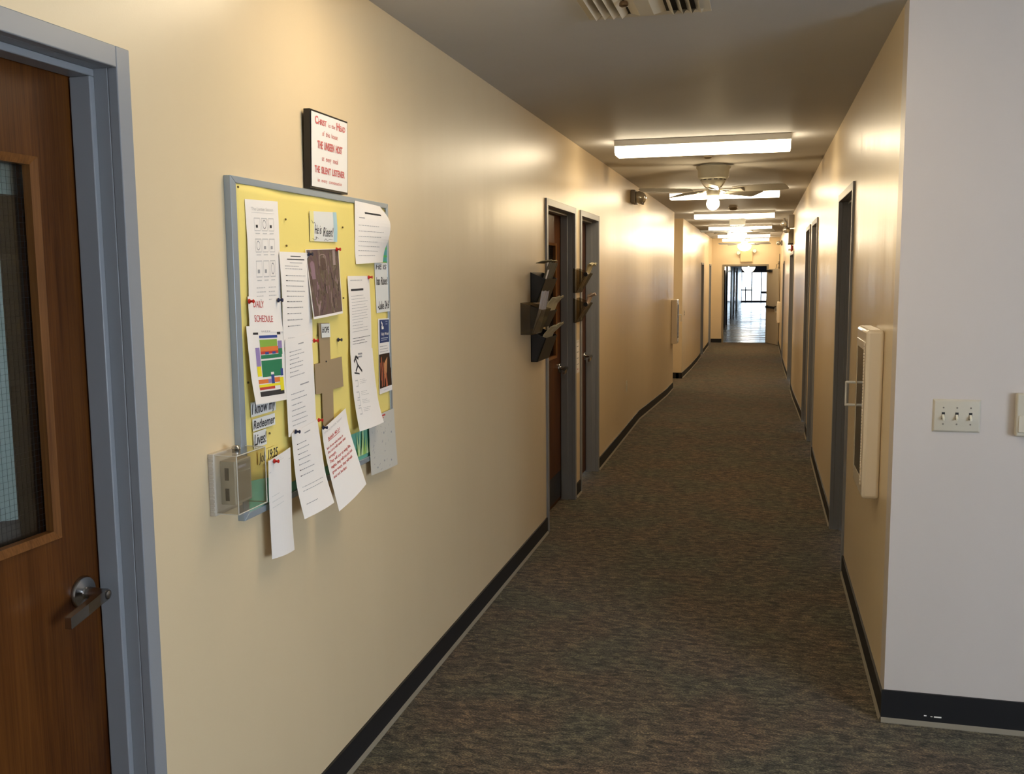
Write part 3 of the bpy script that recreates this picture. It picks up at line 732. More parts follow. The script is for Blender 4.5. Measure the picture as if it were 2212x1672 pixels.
def lines(u0, v0, v1, n, m, wmax=.8, rnd=None, lead=False, h=.35, m2=None):
    """rows of blurred words too small to read"""
    R_ = random.Random(rnd); out = []; dv_ = (v1-v0)/n
    for k in range(n):
        v = v0+dv_*k; u = u0; end = u0+wmax*R_.uniform(.6, 1)
        first = True
        while u < end:
            w_ = R_.uniform(.02, .06)
            if u+w_ > end+.02: break
            out.append(('rect', u, v, u+w_, v+min(dv_*h*.7, .009 if h < .5 else .02), (m2 if (lead and first and m2 is not None) else m))); u += w_+.012; first = False
    return out

XO = .0
def rows(*r): return [(a[0], a[1] if len(a) > 6 else a[0], *a[-4:]) for a in r]
# each row: (z left, z right, y left, y right, d left, d right)
BASEM = [PAPER, INK, GREY, LGREY, RED]

# --- the board
bd = thing('bulletin_board', (XL, 2.79, 1.05), 'large bulletin board covered in yellow paper on the left wall', 'bulletin board')
B0, B1, BZ0, BZ1 = 2.243, 3.325, 1.052, 1.962
AL = mat('pale_blue_grey_aluminium', (.36, .42, .48), .32, .35)
f = MB(); fwid = .028; d0, d1 = 0, .02
def fr(ya, yb, za, zb, ya2, yb2, za2, zb2): pass
for (p, q, r_, t_) in (((B0, BZ0), (B0, BZ1), (B0+fwid, BZ1-.018), (B0+fwid, BZ0+.018)), ((B1, BZ0), (B1, BZ1), (B1-.018, BZ1-.018), (B1-.018, BZ0+.018)),
                       ((B0, BZ1), (B1, BZ1), (B1-.018, BZ1-.018), (B0+fwid, BZ1-.018)), ((B0, BZ0), (B1, BZ0), (B1-.018, BZ0+.018), (B0+fwid, BZ0+.018))):
    f.hull8([(XL+d1, *p), (XL+d1, *q), (XL+d1, *r_), (XL+d1, *t_)], [(XL, *p), (XL, *q), (XL, *r_), (XL, *t_)])
f.build('board_frame', AL, bd, bevel=.0015)
TEAL = mat('teal_green_paper', (.16, .46, .34), .8)
MB().box(XL, XL+.012, B0+.02, B1-.012, BZ0+.01, 1.25).build('green_backing', TEAL, bd)
YEL = mat('yellow_paper', (.87, .71, .22), .6, bump=(9, .35))
GRS = mat('grass_green_paint', (.36, .60, .14), .8); GRS2 = mat('pale_grass_paint', (.62, .80, .40), .8)
# yellow sheet, slightly buckled, ends ragged above the green strip
nu, nv = 40, 30; V = []; F = []
def ydist(u, v):
    return .0140+.0018*math.sin(u*17+v*3)*math.sin(v*7+1)+.003*max(0, math.sin((u-.62)*9))*math.exp(-((v-.12)/.2)**2)
for j in range(nv+1):
    for i in range(nu+1):
        u, v_ = i/nu, j/nv; y = B0+.020+u*(B1-B0-.034)
        zb = 1.155-.03*min(1, u*4) if u < .14 else (1.10 if u < .6 else 1.17)
        z = (BZ1-.014)*(1-v_)+zb*v_; V.append((XL+ydist(u, v_), y, z))
for j in range(nv):
    for i in range(nu): a_ = j*(nu+1)+i; F.append((a_, a_+1, a_+nu+2, a_+nu+1))
yo = MB().add(V, F).build('yellow_backing', YEL, bd, smooth=True)
so = yo.modifiers.new('thick', 'SOLIDIFY'); so.thickness = .0005
g = MB(); R_ = random.Random(3)
for k in range(34):
    y = 3.0+R_.random()*.2; h = R_.uniform(.03, .11); t_ = R_.uniform(-.02, .02); w_ = .006; zb = 1.085
    g.add([(XL+.0185, y-w_, zb), (XL+.0185, y+w_, zb), (XL+.0187, y+t_, zb+h)], [(0, 1, 2)], k % 2)
g.build('painted_grass', [GRS, GRS2], bd)

S1 = Sheet([(1.906, 1.912, 2.312, 2.492, .019, .019), (1.77, 1.775, 2.312, 2.492, .022, .020), (1.60, 1.60, 2.312, 2.492, .018, .018)], .002)
dc = [('text', 'The Lenten Season', .16, .145, .66, .055, 3, 0, 0), ('rect', .16, .165, .86, .168, 3)]
for rr, v0 in enumerate((.22, .40, .58)):
    for cc in range(3):
        u0 = .22+cc*.215; dc += [('line', [(u0, v0), (u0+.17, v0), (u0+.17, v0+.11), (u0, v0+.11), (u0, v0)], .0035, 3)]
        dc += [('rect', u0+.02, v0+.13, u0+.15, v0+.137, 3)]
        if (rr+cc) % 3 == 1: dc += [('line', [(u0+.085+.05*math.cos(a*.7), v0+.055+.038*math.sin(a*.7)) for a in range(10)], .004, 2)]
        else: dc += [('rect', u0+.04, v0+.06, u0+.10, v0+.085, 2 if rr else 1)]
dc += lines(.22, .76, 1, 8, 3, .28, 5)+lines(.58, .76, 1, 8, 3, .26, 6)
S1.build('pinned_paper', BASEM, dc, 'tall white sheet with a grid of small drawings at the top left of the board')

S2 = Sheet([(1.650, 1.640, 2.303, 2.487, .021, .021), (1.60, 1.588, 2.303, 2.487, .023, .0225), (1.553, 1.546, 2.303, 2.487, .023, .027)], .001)
S2.build('pinned_paper', BASEM, [('text', 'DAILY', .14, .30, .30, .24, 4, 0, 0), ('text', 'SCHEDULE', .14, .66, .54, .25, 4, 0, 0)], 'white sheet headed daily schedule in red letters on the left of the board')

CM = [PAPER, INK, mat('print_purple', (.30, .22, .46), .7), mat('print_navy', (.03, .06, .26), .7), mat('print_lime', (.25, .42, .06), .7), mat('print_orange', (.75, .20, .04), .7),
      mat('print_red', (.55, .05, .04), .7), mat('print_dark_green', (.02, .20, .09), .7), mat('print_yellow', (.85, .72, .02), .7), GREY]
S3 = Sheet([(1.572, 1.562, 2.284, 2.487, .024, .024), (1.495, 1.488, 2.284, 2.487, .029, .026), (1.43, 1.42, 2.284, 2.487, .034, .026), (1.362, 1.350, 2.284, 2.487, .044, .028)], .002)
dc = [('rect', .15, .10, .28, .125, 1), ('rect', .80, .085, .90, .13, 1), ('text', 'WEEK', .36, .10, .28, .035, 9, 0, 0),
      ('rect', .30, .135, .80, .165, 3), ('rect', .30, .18, .78, .255, 4), ('rect', .30, .255, .80, .305, 5), ('rect', .30, .305, .80, .34, 6), ('rect', .42, .315, .52, .345, 3), ('rect', .62, .315, .72, .345, 3),
      ('rect', .80, .20, .92, .285, 2), ('rect', .80, .285, .92, .36, 7), ('rect', .30, .35, .90, .40, 7), ('rect', .30, .425, .90, .655, 7), ('rect', .17, .26, .28, .50, 2), ('rect', .17, .50, .28, .64, 8),
      ('rect', .84, .56, .92, .66, 3), ('rect', .54, .595, .63, .63, 0), ('rect', .54, .63, .63, .745, 3), ('rect', .17, .685, .44, .735, 5), ('rect', .44, .685, .54, .735, 2), ('rect', .63, .675, .80, .735, 5),
      ('rect', .80, .68, .92, .84, 8), ('rect', .17, .745, .80, .775, 8), ('rect', .17, .775, .62, .805, 6), ('rect', .17, .825, .92, .885, 1), ('rect', .17, .805, .62, .820, 0)]
S3.build('pinned_paper', CM, dc, 'white sheet with a blocky colour-coded timetable of green, yellow, orange and purple')

S4 = Sheet([(1.772, 1.772, 2.481, 2.668, .024, .024), (1.65, 1.645, 2.481, 2.668, .028, .026), (1.50, 1.50, 2.481, 2.668, .026, .026)], .002)
dc = [('rect', .34, .07, .68, .082, 1), ('rect', .22, .115, .80, .127, 1), ('rect', .3, .16, .72, .168, 2)]+lines(.14, .20, .26, 2, 2, .72, 1)+lines(.14, .30, .82, 10, 2, .68, 2, True, .2, 1)+lines(.14, .88, .9, 1, 2, .6, 3, h=.4)
S4.build('pinned_paper', BASEM, dc, 'white printed page with underlined heading, topmost in the long central strip')
S5 = Sheet([(1.522, 1.532, 2.485, 2.652, .030, .030), (1.40, 1.41, 2.485, 2.652, .028, .034), (1.24, 1.25, 2.485, 2.652, .030, .036)], .002)
dc = [('rect', .46, .12, .66, .135, 2)]+lines(.14, .2, .5, 7, 2, .55, 11, True, .25, 1)+[('rect', .46, .56, .78, .57, 2)]+lines(.14, .62, .92, 7, 2, .6, 12, False, .22)
S5.build('pinned_paper', BASEM, dc, 'white printed schedule page, middle sheet of the long central strip')
S6 = Sheet([(1.250, 1.268, 2.492, 2.656, .036, .038), (1.18, 1.19, 2.492, 2.656, .040, .048), (1.09, 1.10, 2.492, 2.656, .048, .060), (.998, 1.010, 2.492, 2.656, .068, .086)], .004)
dc = [('rect', .44, .10, .66, .115, 2)]+lines(.14, .2, .62, 7, 2, .50, 21, True, .22, 1)+lines(.14, .68, .76, 2, 2, .72, 22, h=.22)+lines(.14, .84, .85, 1, 2, .38, 23, h=1)
S6.build('pinned_paper', BASEM, dc, 'white schedule page curling outward below the board, lowest of the central strip')

# scripture page hanging crooked
S7 = Sheet([(1.229, 1.272, 2.694, 2.872, .034, .034), (1.16, 1.20, 2.694, 2.872, .042, .046), (1.06, 1.10, 2.694, 2.872, .063, .076), (.973, 1.022, 2.694, 2.872, .084, .100)], .004)
dc = [('text', 'STRENGTH FOR TODAY', .06, .12, .72, .045, 3, 0, 0), ('text', 'Isaiah 40:31', .16, .235, .46, .06, 4, 0, .01), ('rect', .16, .245, .62, .252, 4)]
for k, (st, w_) in enumerate((('but those who hope in', .62), ('the Lord will renew their', .70), ('strength.', .26), ('They will soar on wings like', .78), ('eagles; they will run and not', .80), ('grow weary, they will walk', .74), ('and not be faint.', .46))):
    dc.append(('text', st, .07, .33+k*.05, w_, .042, 4, 0, .008))
S7.build('pinned_paper', BASEM, dc, 'white page with a scripture verse in red print, hanging crooked below the board')

S8 = Sheet([(1.196, 1.212, 2.352, 2.481, .036, .036), (1.10, 1.115, 2.352, 2.481, .034, .036), (.99, 1.0, 2.352, 2.481, .035, .034), (.917, .908, 2.352, 2.481, .036, .038)], .006)
dc = lines(.1, .03, .10, 3, 3, .7, 31, h=.3)+[('line', [(.02, .15), (.98, .13)], .004, 3)]+lines(.1, .36, .5, 3, 3, .5, 32, h=.2)
S8.build('pinned_paper', [PAPER, INK, GREY, mat('faint_crease', (.66, .64, .62), .8)], dc, 'nearly blank long white slip hanging lowest, at the bottom left of the board')

S9 = Sheet([(1.952, 1.947, 3.020, 3.235, .022, .024), (1.90, 1.895, 3.020, 3.240, .021, .058), (1.84, 1.84, 3.020, 3.240, .020, .055), (1.79, 1.79, 3.020, 3.240, .018, .035), (1.742, 1.750, 3.022, 3.245, .020, .026)], .010)
dc = [('rect', .26, .17, .76, .195, 1), ('rect', .10, .25, .24, .265, 2)]+lines(.08, .36, .92, 7, 2, .74, 41, h=.14)
S9.build('pinned_paper', BASEM, dc, 'white sheet curling away from the top right corner of the board')

S10 = Sheet([(1.85, 1.85, 3.24, 3.305, .018, .018), (1.75, 1.75, 3.24, 3.305, .018, .018)])
dc = [('rect', .3+.23*i, .05+.24*j, .48+.23*i, .22+.24*j, 5) for i in range(3) for j in range(4)]
S10.build('pinned_card', BASEM+[mat('egg_blue', (.10, .38, .42), .7)], dc, 'green patterned card peeking out behind the curling sheet', 'card').data.materials[0] = mat('card_green', (.10, .45, .10), .7)

ST = mat('tissue_white_paper', (.74, .74, .72), .8)
S11 = Sheet([(1.898, 1.905, 2.688, 2.878, .019, .019), (1.85, 1.855, 2.688, 2.878, .019, .021), (1.808, 1.811, 2.688, 2.878, .018, .019)])
dc = [('rect', 0, 0, .14, 1, 6), ('rect', .86, 0, 1, 1, 5), ('text', 'He is', .16, .70, .24, .40, 1, .25, 0), ('text', 'Risen!', .46, .78, .38, .42, 1, .25, 0),
      ('line', [(.08, .86), (.14, .92), (.22, .88), (.2, .80), (.3, .86)], .006, 1), ('line', [(.5, .95), (.56, .86), (.62, .95), (.7, .88), (.84, .9)], .006, 1), ('line', [(.06, .3), (.1, .38), (.16, .36), (.2, .45)], .006, 1)]
S11.build('pinned_paper', [ST, INK, GREY, LGREY, RED, mat('sky_blue_wash', (.42, .60, .66), .8), mat('yellow_wash', (.80, .72, .30), .8)], dc, 'small square card lettered in black calligraphy, He is Risen, above the painting')

# painting print: generic dusky figures and arches
PT = bpy.data.materials.new('dusky_painting'); PT.use_nodes = True; nt = PT.node_tree; bb = nt.nodes['Principled BSDF']
nn = noise(nt, node_mapping(nt, (1, 1, .35)), 28, 6, .65, 1.4)
rr = ramp(nt, nn.outputs['Fac'], [(.30, (.035, .020, .022)), (.44, (.13, .075, .085)), (.55, (.10, .075, .045)), (.68, (.34, .24, .25))]); nt.links.new(rr.outputs[0], bb.inputs['Base Color']); bb.inputs['Roughness'].default_value = .5
S12 = Sheet([(1.782, 1.790, 2.647, 2.878, .022, .024), (1.73, 1.74, 2.647, 2.878, .026, .025), (1.65, 1.66, 2.647, 2.878, .034, .028), (1.573, 1.582, 2.647, 2.878, .042, .032)], .002)
arch = lambda cx, w_, v0, v1: [(cx-w_, v1)]+[(cx-w_*math.cos(math.pi*k/8), v0+.06-.06*math.sin(math.pi*k/8)*1.0) for k in range(9)]+[(cx+w_, v1)]
dc = [('rect', .02, .025, .98, .95, 1), ('line', arch(.46, .10, .14, .40), .006, 2), ('poly', arch(.46, .07, .20, .40), 3), ('rect', .78, .05, .86, .34, 2), ('poly', arch(.14, .06, .25, .5), 4), ]
R_ = random.Random(12)
for k in range(60):
    u, v_ = R_.uniform(.06, .94), R_.uniform(.30, .80); dc.append(('line', [(u, v_), (u+R_.uniform(-.015, .015), v_+R_.uniform(.04, .14))], R_.uniform(.003, .014), R_.choice([1, 3, 4, 5, 6, 6])))
S12.build('art_print', [PAPER, PT, mat('pale_stone_paint', (.34, .26, .25), .6), mat('umber_paint', (.10, .06, .05), .6), mat('mauve_paint', (.26, .16, .20), .6), mat('olive_brown_paint', (.13, .10, .06), .6), mat('dark_umber', (.045, .03, .03), .6)], dc,
          'dark mauve and brown art print of arches, pinned at the centre of the board', 'print')

S13 = Sheet([(1.702, 1.702, 2.949, 3.131, .020, .020), (1.57, 1.575, 2.949, 3.131, .024, .023), (1.44, 1.44, 2.949, 3.131, .022, .022)], .002)
dc = lines(.1, .08, .12, 1, 2, .7, 50, h=.4)+[('rect', .1, .20, .66, .225, 1)]+lines(.1, .28, .72, 13, 2, .8, 51, h=.2)+lines(.1, .76, .86, 3, 1, .8, 52, h=.3)
S13.build('pinned_paper', BASEM, dc, 'white printed letter right of the painting, upper of two overlapping sheets')
S14 = Sheet([(1.456, 1.450, 2.941, 3.129, .026, .026), (1.36, 1.36, 2.941, 3.129, .030, .032), (1.27, 1.26, 2.941, 3.129, .038, .044), (1.184, 1.188, 2.941, 3.129, .052, .062)], .004)
dc = [('line', [(.12, .16), (.2, .10), (.3, .13)], .016, 1), ('line', [(.18, .12), (.26, .20), (.16, .26)], .014, 1), ('line', [(.26, .20), (.42, .27)], .014, 1), ('line', [(.1, .27), (.3, .29)], .008, 1), ('rect', .30, .06, .48, .085, 2), ('rect', .30, .10, .46, .12, 2)]
for v0 in (.36, .5, .6, .70): dc += [('line', [(.1, v0), (.2, v0), (.2, v0+.07), (.12, v0+.07)], .006, 3)]+lines(.28, v0, v0+.06, 3, 2, .3, int(v0*100), h=.25)
S14.build('pinned_paper', BASEM, dc, 'white sheet with a small black figure logo, curling right of the paper cross')

S15 = Sheet([(1.748, 1.748, 3.188, 3.312, .017, .017), (1.68, 1.68, 3.188, 3.312, .018, .018), (1.570, 1.572, 3.195, 3.316, .018, .020)])
dc = [('text', 'HE IS', .08, .22, .80, .20, 1, .2, .01), ('text', 'has Risen!', .06, .55, .88, .22, 1, .3, .01), ('text', '-Luke 24:6', .10, .92, .84, .19, 1, .3, .01)]
S15.build('pinned_paper', [ST, INK], dc, 'white black-lettered strip naming Luke, on the right edge of the board')

S16 = Sheet([(1.549, 1.546, 3.206, 3.316, .018, .018), (1.42, 1.42, 3.206, 3.316, .017, .018), (1.276, 1.280, 3.206, 3.318, .017, .021)])
NV = mat('poster_navy', (.02, .05, .17), .5)
dc = [('rect', .10, .03, .96, .36, 1), ('poly', [(.10, .36), (.10, .2), (.22, .36)], 1), ('line', [(.25, .07), (.35, .12), (.28, .17), (.45, .17)], .02, 0), ('rect', .62, .06, .8, .075, 3), ('rect', .62, .11, .78, .12, 3), ('text', 'Holy Week', .22, .27, .66, .055, 0, 0, .01), ('rect', .22, .30, .8, .31, 3), ('rect', .22, .325, .7, .333, 3)]
dc += lines(.1, .40, .50, 3, 2, .8, 61, h=.3)+[('rect', .02, .50, .98, .90, 4), ('line', [(.2, .54), (.26, .7), (.22, .88)], .03, 5), ('line', [(.35, .6), (.4, .74), (.36, .88)], .025, 5), ('poly', [(.4, .62), (.7, .55), (.62, .72), (.45, .8)], 6), ('poly', [(.5, .7), (.6, .75), (.66, .9), (.52, .9)], 5), ('line', [(.1, .6), (.16, .8)], .02, 5)]+lines(.3, .94, .96, 1, 3, .4, 62, h=.5)
S16.build('poster', [PAPER, NV, GREY, mat('poster_pale', (.45, .50, .62), .6), mat('poster_black', (.03, .015, .012), .4), mat('poster_rust', (.50, .14, .07), .5), mat('poster_orange', (.60, .28, .12), .5)], dc,
          'narrow poster, navy blue above and dark photograph below, on the right edge of the board', 'poster')

S17 = Sheet([(1.205, 1.210, 3.09, 3.325, .022, .023), (1.10, 1.11, 3.09, 3.325, .023, .027), (1.002, .996, 3.09, 3.328, .026, .032)], .003)
dc = [('rect', .14, .12, .30, .22, 3), ('rect', .42, .05, .62, .09, 4), ('rect', .45, .11, .55, .13, 4)]
R_ = random.Random(9)
for k in range(26):
    u, v_ = R_.uniform(.08, .92), R_.uniform(.2, .95); dc.append(('line', [(u, v_), (u+R_.uniform(-.06, .06), v_+R_.uniform(-.04, .04))], .005, 2))
for u, v_ in ((.2, .85), (.45, .78), (.72, .82), (.5, .35), (.8, .4)): dc.append(('rect', u, v_, u+.04, v_+.03, 2))
GP = mat('grey_copy_paper', (.60, .57, .51), .8)
S17.build('pinned_map', [GP, INK, GREY, LGREY, RED], dc, 'grey photocopied map hanging off the bottom right corner of the board', 'map')

# brown paper cross
KR = mat('brown_kraft_paper', (.36, .26, .15), .85)
pts = [(2.722, 1.558), (2.798, 1.555), (2.799, 1.438), (2.883, 1.440), (2.890, 1.342), (2.811, 1.341), (2.808, 1.20), (2.733, 1.20), (2.731, 1.338), (2.688, 1.340), (2.686, 1.434), (2.724, 1.434)]
c = MB(); n = len(pts)
V = [(XL+.0215, *p) for p in pts]+[(XL+.0200, *p) for p in pts]
c.add(V, [tuple(range(n)), tuple(range(2*n-1, n-1, -1))]+[(i, n+i, n+(i+1) % n, (i+1) % n) for i in range(n)])
c.lathe([(.003, XL+.0215), (.002, XL+.024)], (0, 2.765, 1.435), 'x', 10, 1)
co = c.build('paper_cross', [KR, INK]); tag(co, 'brown kraft paper cross at the centre of the yellow board', 'paper cross')
L = Sheet([(1.555, 1.553, 2.735, 2.797, .023, .023), (1.512, 1.510, 2.735, 2.797, .024, .024)])
L.build('note_slip', [ST, INK], [('text', 'HOPE', .05, .62, .8, .5, 1, .2, .01), ('rect', .04, .55, .2, .6, 1)], 'small white slip with black capitals at the top of the brown cross', 'note')
# lettered strips bottom left
for (z0_, z1_, y0_, y1_, words, l) in ((1.365, 1.325, 2.300, 2.437, 'I know my', 'white strip lettered I know my, topmost verse strip at the lower left of the board'),
                              (1.318, 1.285, 2.306, 2.430, 'Redeemer', 'white strip lettered Redeemer in black, second of the verse strips on the board'),
                              (1.281, 1.238, 2.308, 2.378, 'Lives!', 'short white strip lettered Lives in black below the Redeemer strip'),
                              (1.225, 1.188, 2.328, 2.440, 'Job 19:25', 'strip lettered Job 19:25, lowest of the verse strips beside the clear thermostat cover')):
    s_ = Sheet([(z0_, z0_+.001, y0_, y1_, .0185, .0185), (z1_, z1_+.001, y0_, y1_, .019, .019)])
    s_.build('lettered_strip', [ST if words != 'Job 19:25' else YEL, INK], [('text', words, .02, .78, .96, .85, 1, .25, .012)], l, 'paper strip')

# push pins
PIN = {'red': mat('red_pin', (.55, .02, .015), .3), 'navy': mat('navy_pin', (.015, .02, .06), .3), 'steel': STEEL}
def pin(y, z, d, colr, label):
    t = thing('push_pin', (XL+d, y, z), label, 'push pin', 'push pins in the bulletin board')
    MB().lathe([(.0065, 0), (.0065, .002), (.0035, .0035), (.003, .010), (.0055, .0125), (.005, .014)], (XL+d, y, z), 'x', 14).build('pin_grip', PIN[colr], t, smooth=True)
    MB().lathe([(.0007, -.006), (.0007, .0)], (XL+d, y, z), 'x', 6).build('needle', STEEL, t)
for y, z, d, c_, l in ((2.305, 1.637, .024, 'red', 'red push pin at the top left corner of the daily schedule sheet'), (2.462, 1.636, .026, 'navy', 'dark push pin at the top right corner of the daily schedule sheet'),
                    (2.660, 1.508, .034, 'red', 'red push pin between the central strip and the foot of the painting'), (2.862, 1.497, .020, 'navy', 'dark push pin alone on the yellow paper right of the cross top'),
                    (2.658, 1.265, .042, 'red', 'red push pin at the right top of the lowest schedule page'), (2.510, 1.253, .040, 'navy', 'dark push pin at the left top of the lowest schedule page'),
                    (2.378, 1.191, .040, 'red', 'red push pin holding the long blank slip'), (2.858, 1.787, .026, 'red', 'red push pin at the top right corner of the painting print'),
                    (2.656, 1.768, .028, 'navy', 'dark push pin at the top left corner of the painting print'), (3.118, 1.697, .024, 'red', 'red push pin at the top right of the printed letter'),
                    (2.70, 1.235, .036, 'navy', 'dark push pin at the top left corner of the scripture page')):
    pin(y, z, d, c_, l)
for y, z, l in ((2.285, 1.935, 'top left corner of the yellow paper'), (2.54, 1.865, 'yellow paper left of the calligraphy card'), (2.54, 1.79, 'yellow paper above the central strip'), (2.93, 1.86, 'yellow paper right of the calligraphy card'),
                (2.72, 1.52, 'yellow paper left of the cross top'), (2.92, 1.63, 'yellow paper right of the painting'), (2.40, 1.265, 'yellow paper right of the Lives strip'), (3.30, 1.935, 'top right corner of the yellow paper'), (2.295, 1.42, 'left edge of the yellow paper')):
    o = MB().lathe([(.0032, XL+.016), (.0028, XL+.019)], (0, y, z), 'x', 10).build('thumbtack', mat('dull_brass', (.20, .15, .07), .4, .7)); tag(o, 'tiny dark tack in the '+l, 'tack', 'tacks in the yellow paper')

# ------------------------------------------------------------------ framed sign standing on the board
sg = thing('framed_sign', (XL, 2.77, 1.962), 'black-framed white sign with red lettering standing on top of the bulletin board', 'sign')
Y0, Y1, Z0, Z1 = 2.690, 2.962, 1.967, 2.200
db, df = .004, .024
BLK = mat('black_frame', (.012, .010, .010), .3)
b = MB(); bw = .0085; tlt = .006
def Q(d, y, z): return (XL+d+(z-Z0)/(Z1-Z0)*tlt, y, z)
for (p, q, r_, t_) in (((Y0, Z0), (Y0, Z1), (Y0+bw, Z1-bw), (Y0+bw, Z0+bw)), ((Y1, Z0), (Y1, Z1), (Y1-bw, Z1-bw), (Y1-bw, Z0+bw)), ((Y0, Z1), (Y1, Z1), (Y1-bw, Z1-bw), (Y0+bw, Z1-bw)), ((Y0, Z0), (Y1, Z0), (Y1-bw, Z0+bw), (Y0+bw, Z0+bw))):
    b.hull8([Q(df, *p), Q(df, *q), Q(df, *r_), Q(df, *t_)], [Q(db, *p), Q(db, *q), Q(db, *r_), Q(db, *t_)])
b.build('sign_frame', BLK, sg)
ps = Sheet([(Z1-.006, Z1-.006, Y0+.007, Y1-.007, df+.0015+tlt, df+.0015+tlt), (Z0+.006, Z0+.006, Y0+.007, Y1-.007, df+.0015, df+.0015)])
dc = []
def ln_(items, v, m=1):
    for st, u0, wu, hv, bold in items: dc.append(('text', st, u0, v, wu, hv, m, 0, bold))
ln_([('C', .09, .085, .17, .03), ('HRIST', .18, .22, .115, .03), ('is', .455, .05, .085, .0), ('the', .54, .10, .085, 0), ('H', .68, .085, .17, .03), ('EAD', .775, .155, .115, .03)], .195)
ln_([('of', .28, .055, .085, 0), ('this', .375, .11, .085, 0), ('house', .535, .17, .085, 0)], .325)
ln_([('THE', .15, .14, .115, .03), ('UNSEEN', .33, .28, .115, .03), ('HOST', .655, .19, .115, .03)], .475)
ln_([('at', .27, .06, .085, 0), ('every', .375, .15, .085, 0), ('meal', .575, .14, .085, 0)], .605)
ln_([('THE', .07, .14, .115, .03), ('SILENT', .25, .26, .115, .03), ('LISTENER', .55, .36, .115, .03)], .755)
ln_([('in', .15, .055, .085, 0), ('every', .25, .155, .085, 0), ('conversation', .455, .37, .085, 0)], .885)
b = ps.build('sign_paper', [mat('sign_white', (.82, .80, .78), .4), PINK], dc, 'x', nu=4, nv=4)
wl = wloc(sg); b.location = b.location-wl; b.parent = sg
for k in ('label', 'category'):
    if k in b: del b[k]
MB().box(XL+.006, XL+.022, Y0+.01, Y1-.01, Z0+.01, Z1-.01).build('backing_card', BLK, sg)

# ------------------------------------------------------------------ thermostat under a clear acrylic guard
tg = thing('thermostat_cover', (XL, 2.18, 1.10), 'clear acrylic locking guard over the thermostat left of the bulletin board', 'thermostat guard')
y0, y1, z0, z1 = 2.118, 2.262, 1.104, 1.254; D_ = .078
b = MB(); w_ = .004
b.box(XL, XL+D_, y0, y0+.003, z0, z1).box(XL, XL+D_, y1-.003, y1, z0, z1).box(XL, XL+D_, y0, y1, z0, z0+.003).box(XL, XL+D_, y0, y1, z1-.003, z1).box(XL+D_-.003, XL+D_, y0, y1, z0, z1)
b.build('clear_hood', ACRYL, tg)
EG = mat('acrylic_edge_highlight', (.62, .58, .50), .15)  # edge highlights put in as pale opaque tubes along the clear hood
b = MB(); r = .0016
C8 = [(XL+D_, yy, zz) for yy in (y0, y1) for zz in (z0, z1)]
for p, q in ((0, 1), (2, 3), (0, 2), (1, 3)): b.tube([C8[p], C8[q]], r)
for p in C8: b.tube([p, (XL+.012, p[1], p[2])], r*.7)
b.build('hood_highlights', EG, tg)
rb = MB().box(XL, XL+.016, y0-.006, y1+.006, z0-.006, z1+.004)
for k in range(14): rb.box(XL+.002, XL+.015, y0-.0085, y0-.006, z0+.004+k*.0105, z0+.009+k*.0105)
rb.build('base_ring', mat('cloudy_acrylic', (.56, .50, .42), .25), tg, bevel=.0015)
MB().lathe([(.0105, z1), (.0105, z1+.007), (.012, z1+.010), (.009, z1+.016), (.004, z1+.019)], (XL+.045, y0+.055, 0), 'z', 20).build('key_lock', STEEL, tg, smooth=True)
th = thing('thermostat', (XL, 2.18, 1.12), 'beige thermostat with slots and grey face inside the clear guard', 'thermostat')
TB = mat('beige_thermostat', (.36, .33, .27), .4)
MB().box(XL+.016, XL+.058, 2.140, 2.222, 1.122, 1.236).build('body', TB, th, bevel=.0025)
MB().box(XL+.058, XL+.0595, 2.148, 2.214, 1.130, 1.204).build('lower_flap', mat('taupe_flap', (.27, .24, .19), .45), th, bevel=.0005)
MB().box(XL+.058, XL+.0592, 2.148, 2.214, 1.208, 1.229).box(XL+.0592, XL+.0598, 2.155, 2.195, 1.214, 1.222, 1).build('display', [mat('taupe_bezel', (.30, .27, .22), .4), GREY], th)
for zz in (1.133, 1.186): MB().box(XL+.030, XL+.041, 2.1390, 2.1402, zz, zz+.032).build('vent_slot', DARK, th)

# ------------------------------------------------------------------ wall file pockets
FOLD = mat('grey_green_folder', (.12, .11, .08), .7); CREAM = mat('cream_paper', (.62, .55, .36), .8); LILAC = mat('pale_lilac_paper', (.48, .45, .47), .8)
BPL = mat('black_pocket_plastic', (.010, .011, .014), .3)
def pocket(y0, y1, z0, z1, dt, dbm, m, label, th=.004, d0=.0):
    """wall pocket: back panel, ends, slanted front; dt top depth, dbm bottom depth"""
    t = thing('file_pocket', (XL, (y0+y1)/2, z0), label, 'file pocket')
    zf_ = z1-.04
    MB().box(XL+d0, XL+d0+th, y0, y1, z0, z1).build('back_panel', m, t)
    MB().prism([(XL+dbm, z0), (XL+dt, zf_), (XL+dt-th, zf_), (XL+dbm-th, z0)], 'y', y0, y1).build('front_panel', m, t)
    for yy in (y0, y1-th): MB().prism([(XL+d0, z0), (XL+dbm, z0), (XL+dt, zf_), (XL+d0, z1)], 'y', yy, yy+th).build('end_panel', m, t)
    MB().box(XL+d0, XL+dbm, y0, y1, z0, z0+th).build('bottom_panel', m, t)
    return t
def sheaf(name, y0, y1, pts, m, label, crumple=0., th=.003, cat='papers'):
    """loose papers: profile of (distance, z) extruded along the wall, edge wobbling"""
    R_ = random.Random(len(label)); N = 12; V = []; F = []; k = len(pts)
    for i in range(N+1):
        y = y0+(y1-y0)*i/N
        for j, (d, z) in enumerate(pts):
            a = crumple*j/(k-1); V.append((XL+d+R_.uniform(-a, a), y+R_.uniform(-a, a)*.4, z+R_.uniform(-a, a)))
    for i in range(N):
        for j in range(k-1): F.append((i*k+j, i*k+j+1, (i+1)*k+j+1, (i+1)*k+j))
    o = MB().add(V, F).build(name, m, None)
    s_ = o.modifiers.new('thick', 'SOLIDIFY'); s_.thickness = th
    return tag(o, label, cat)
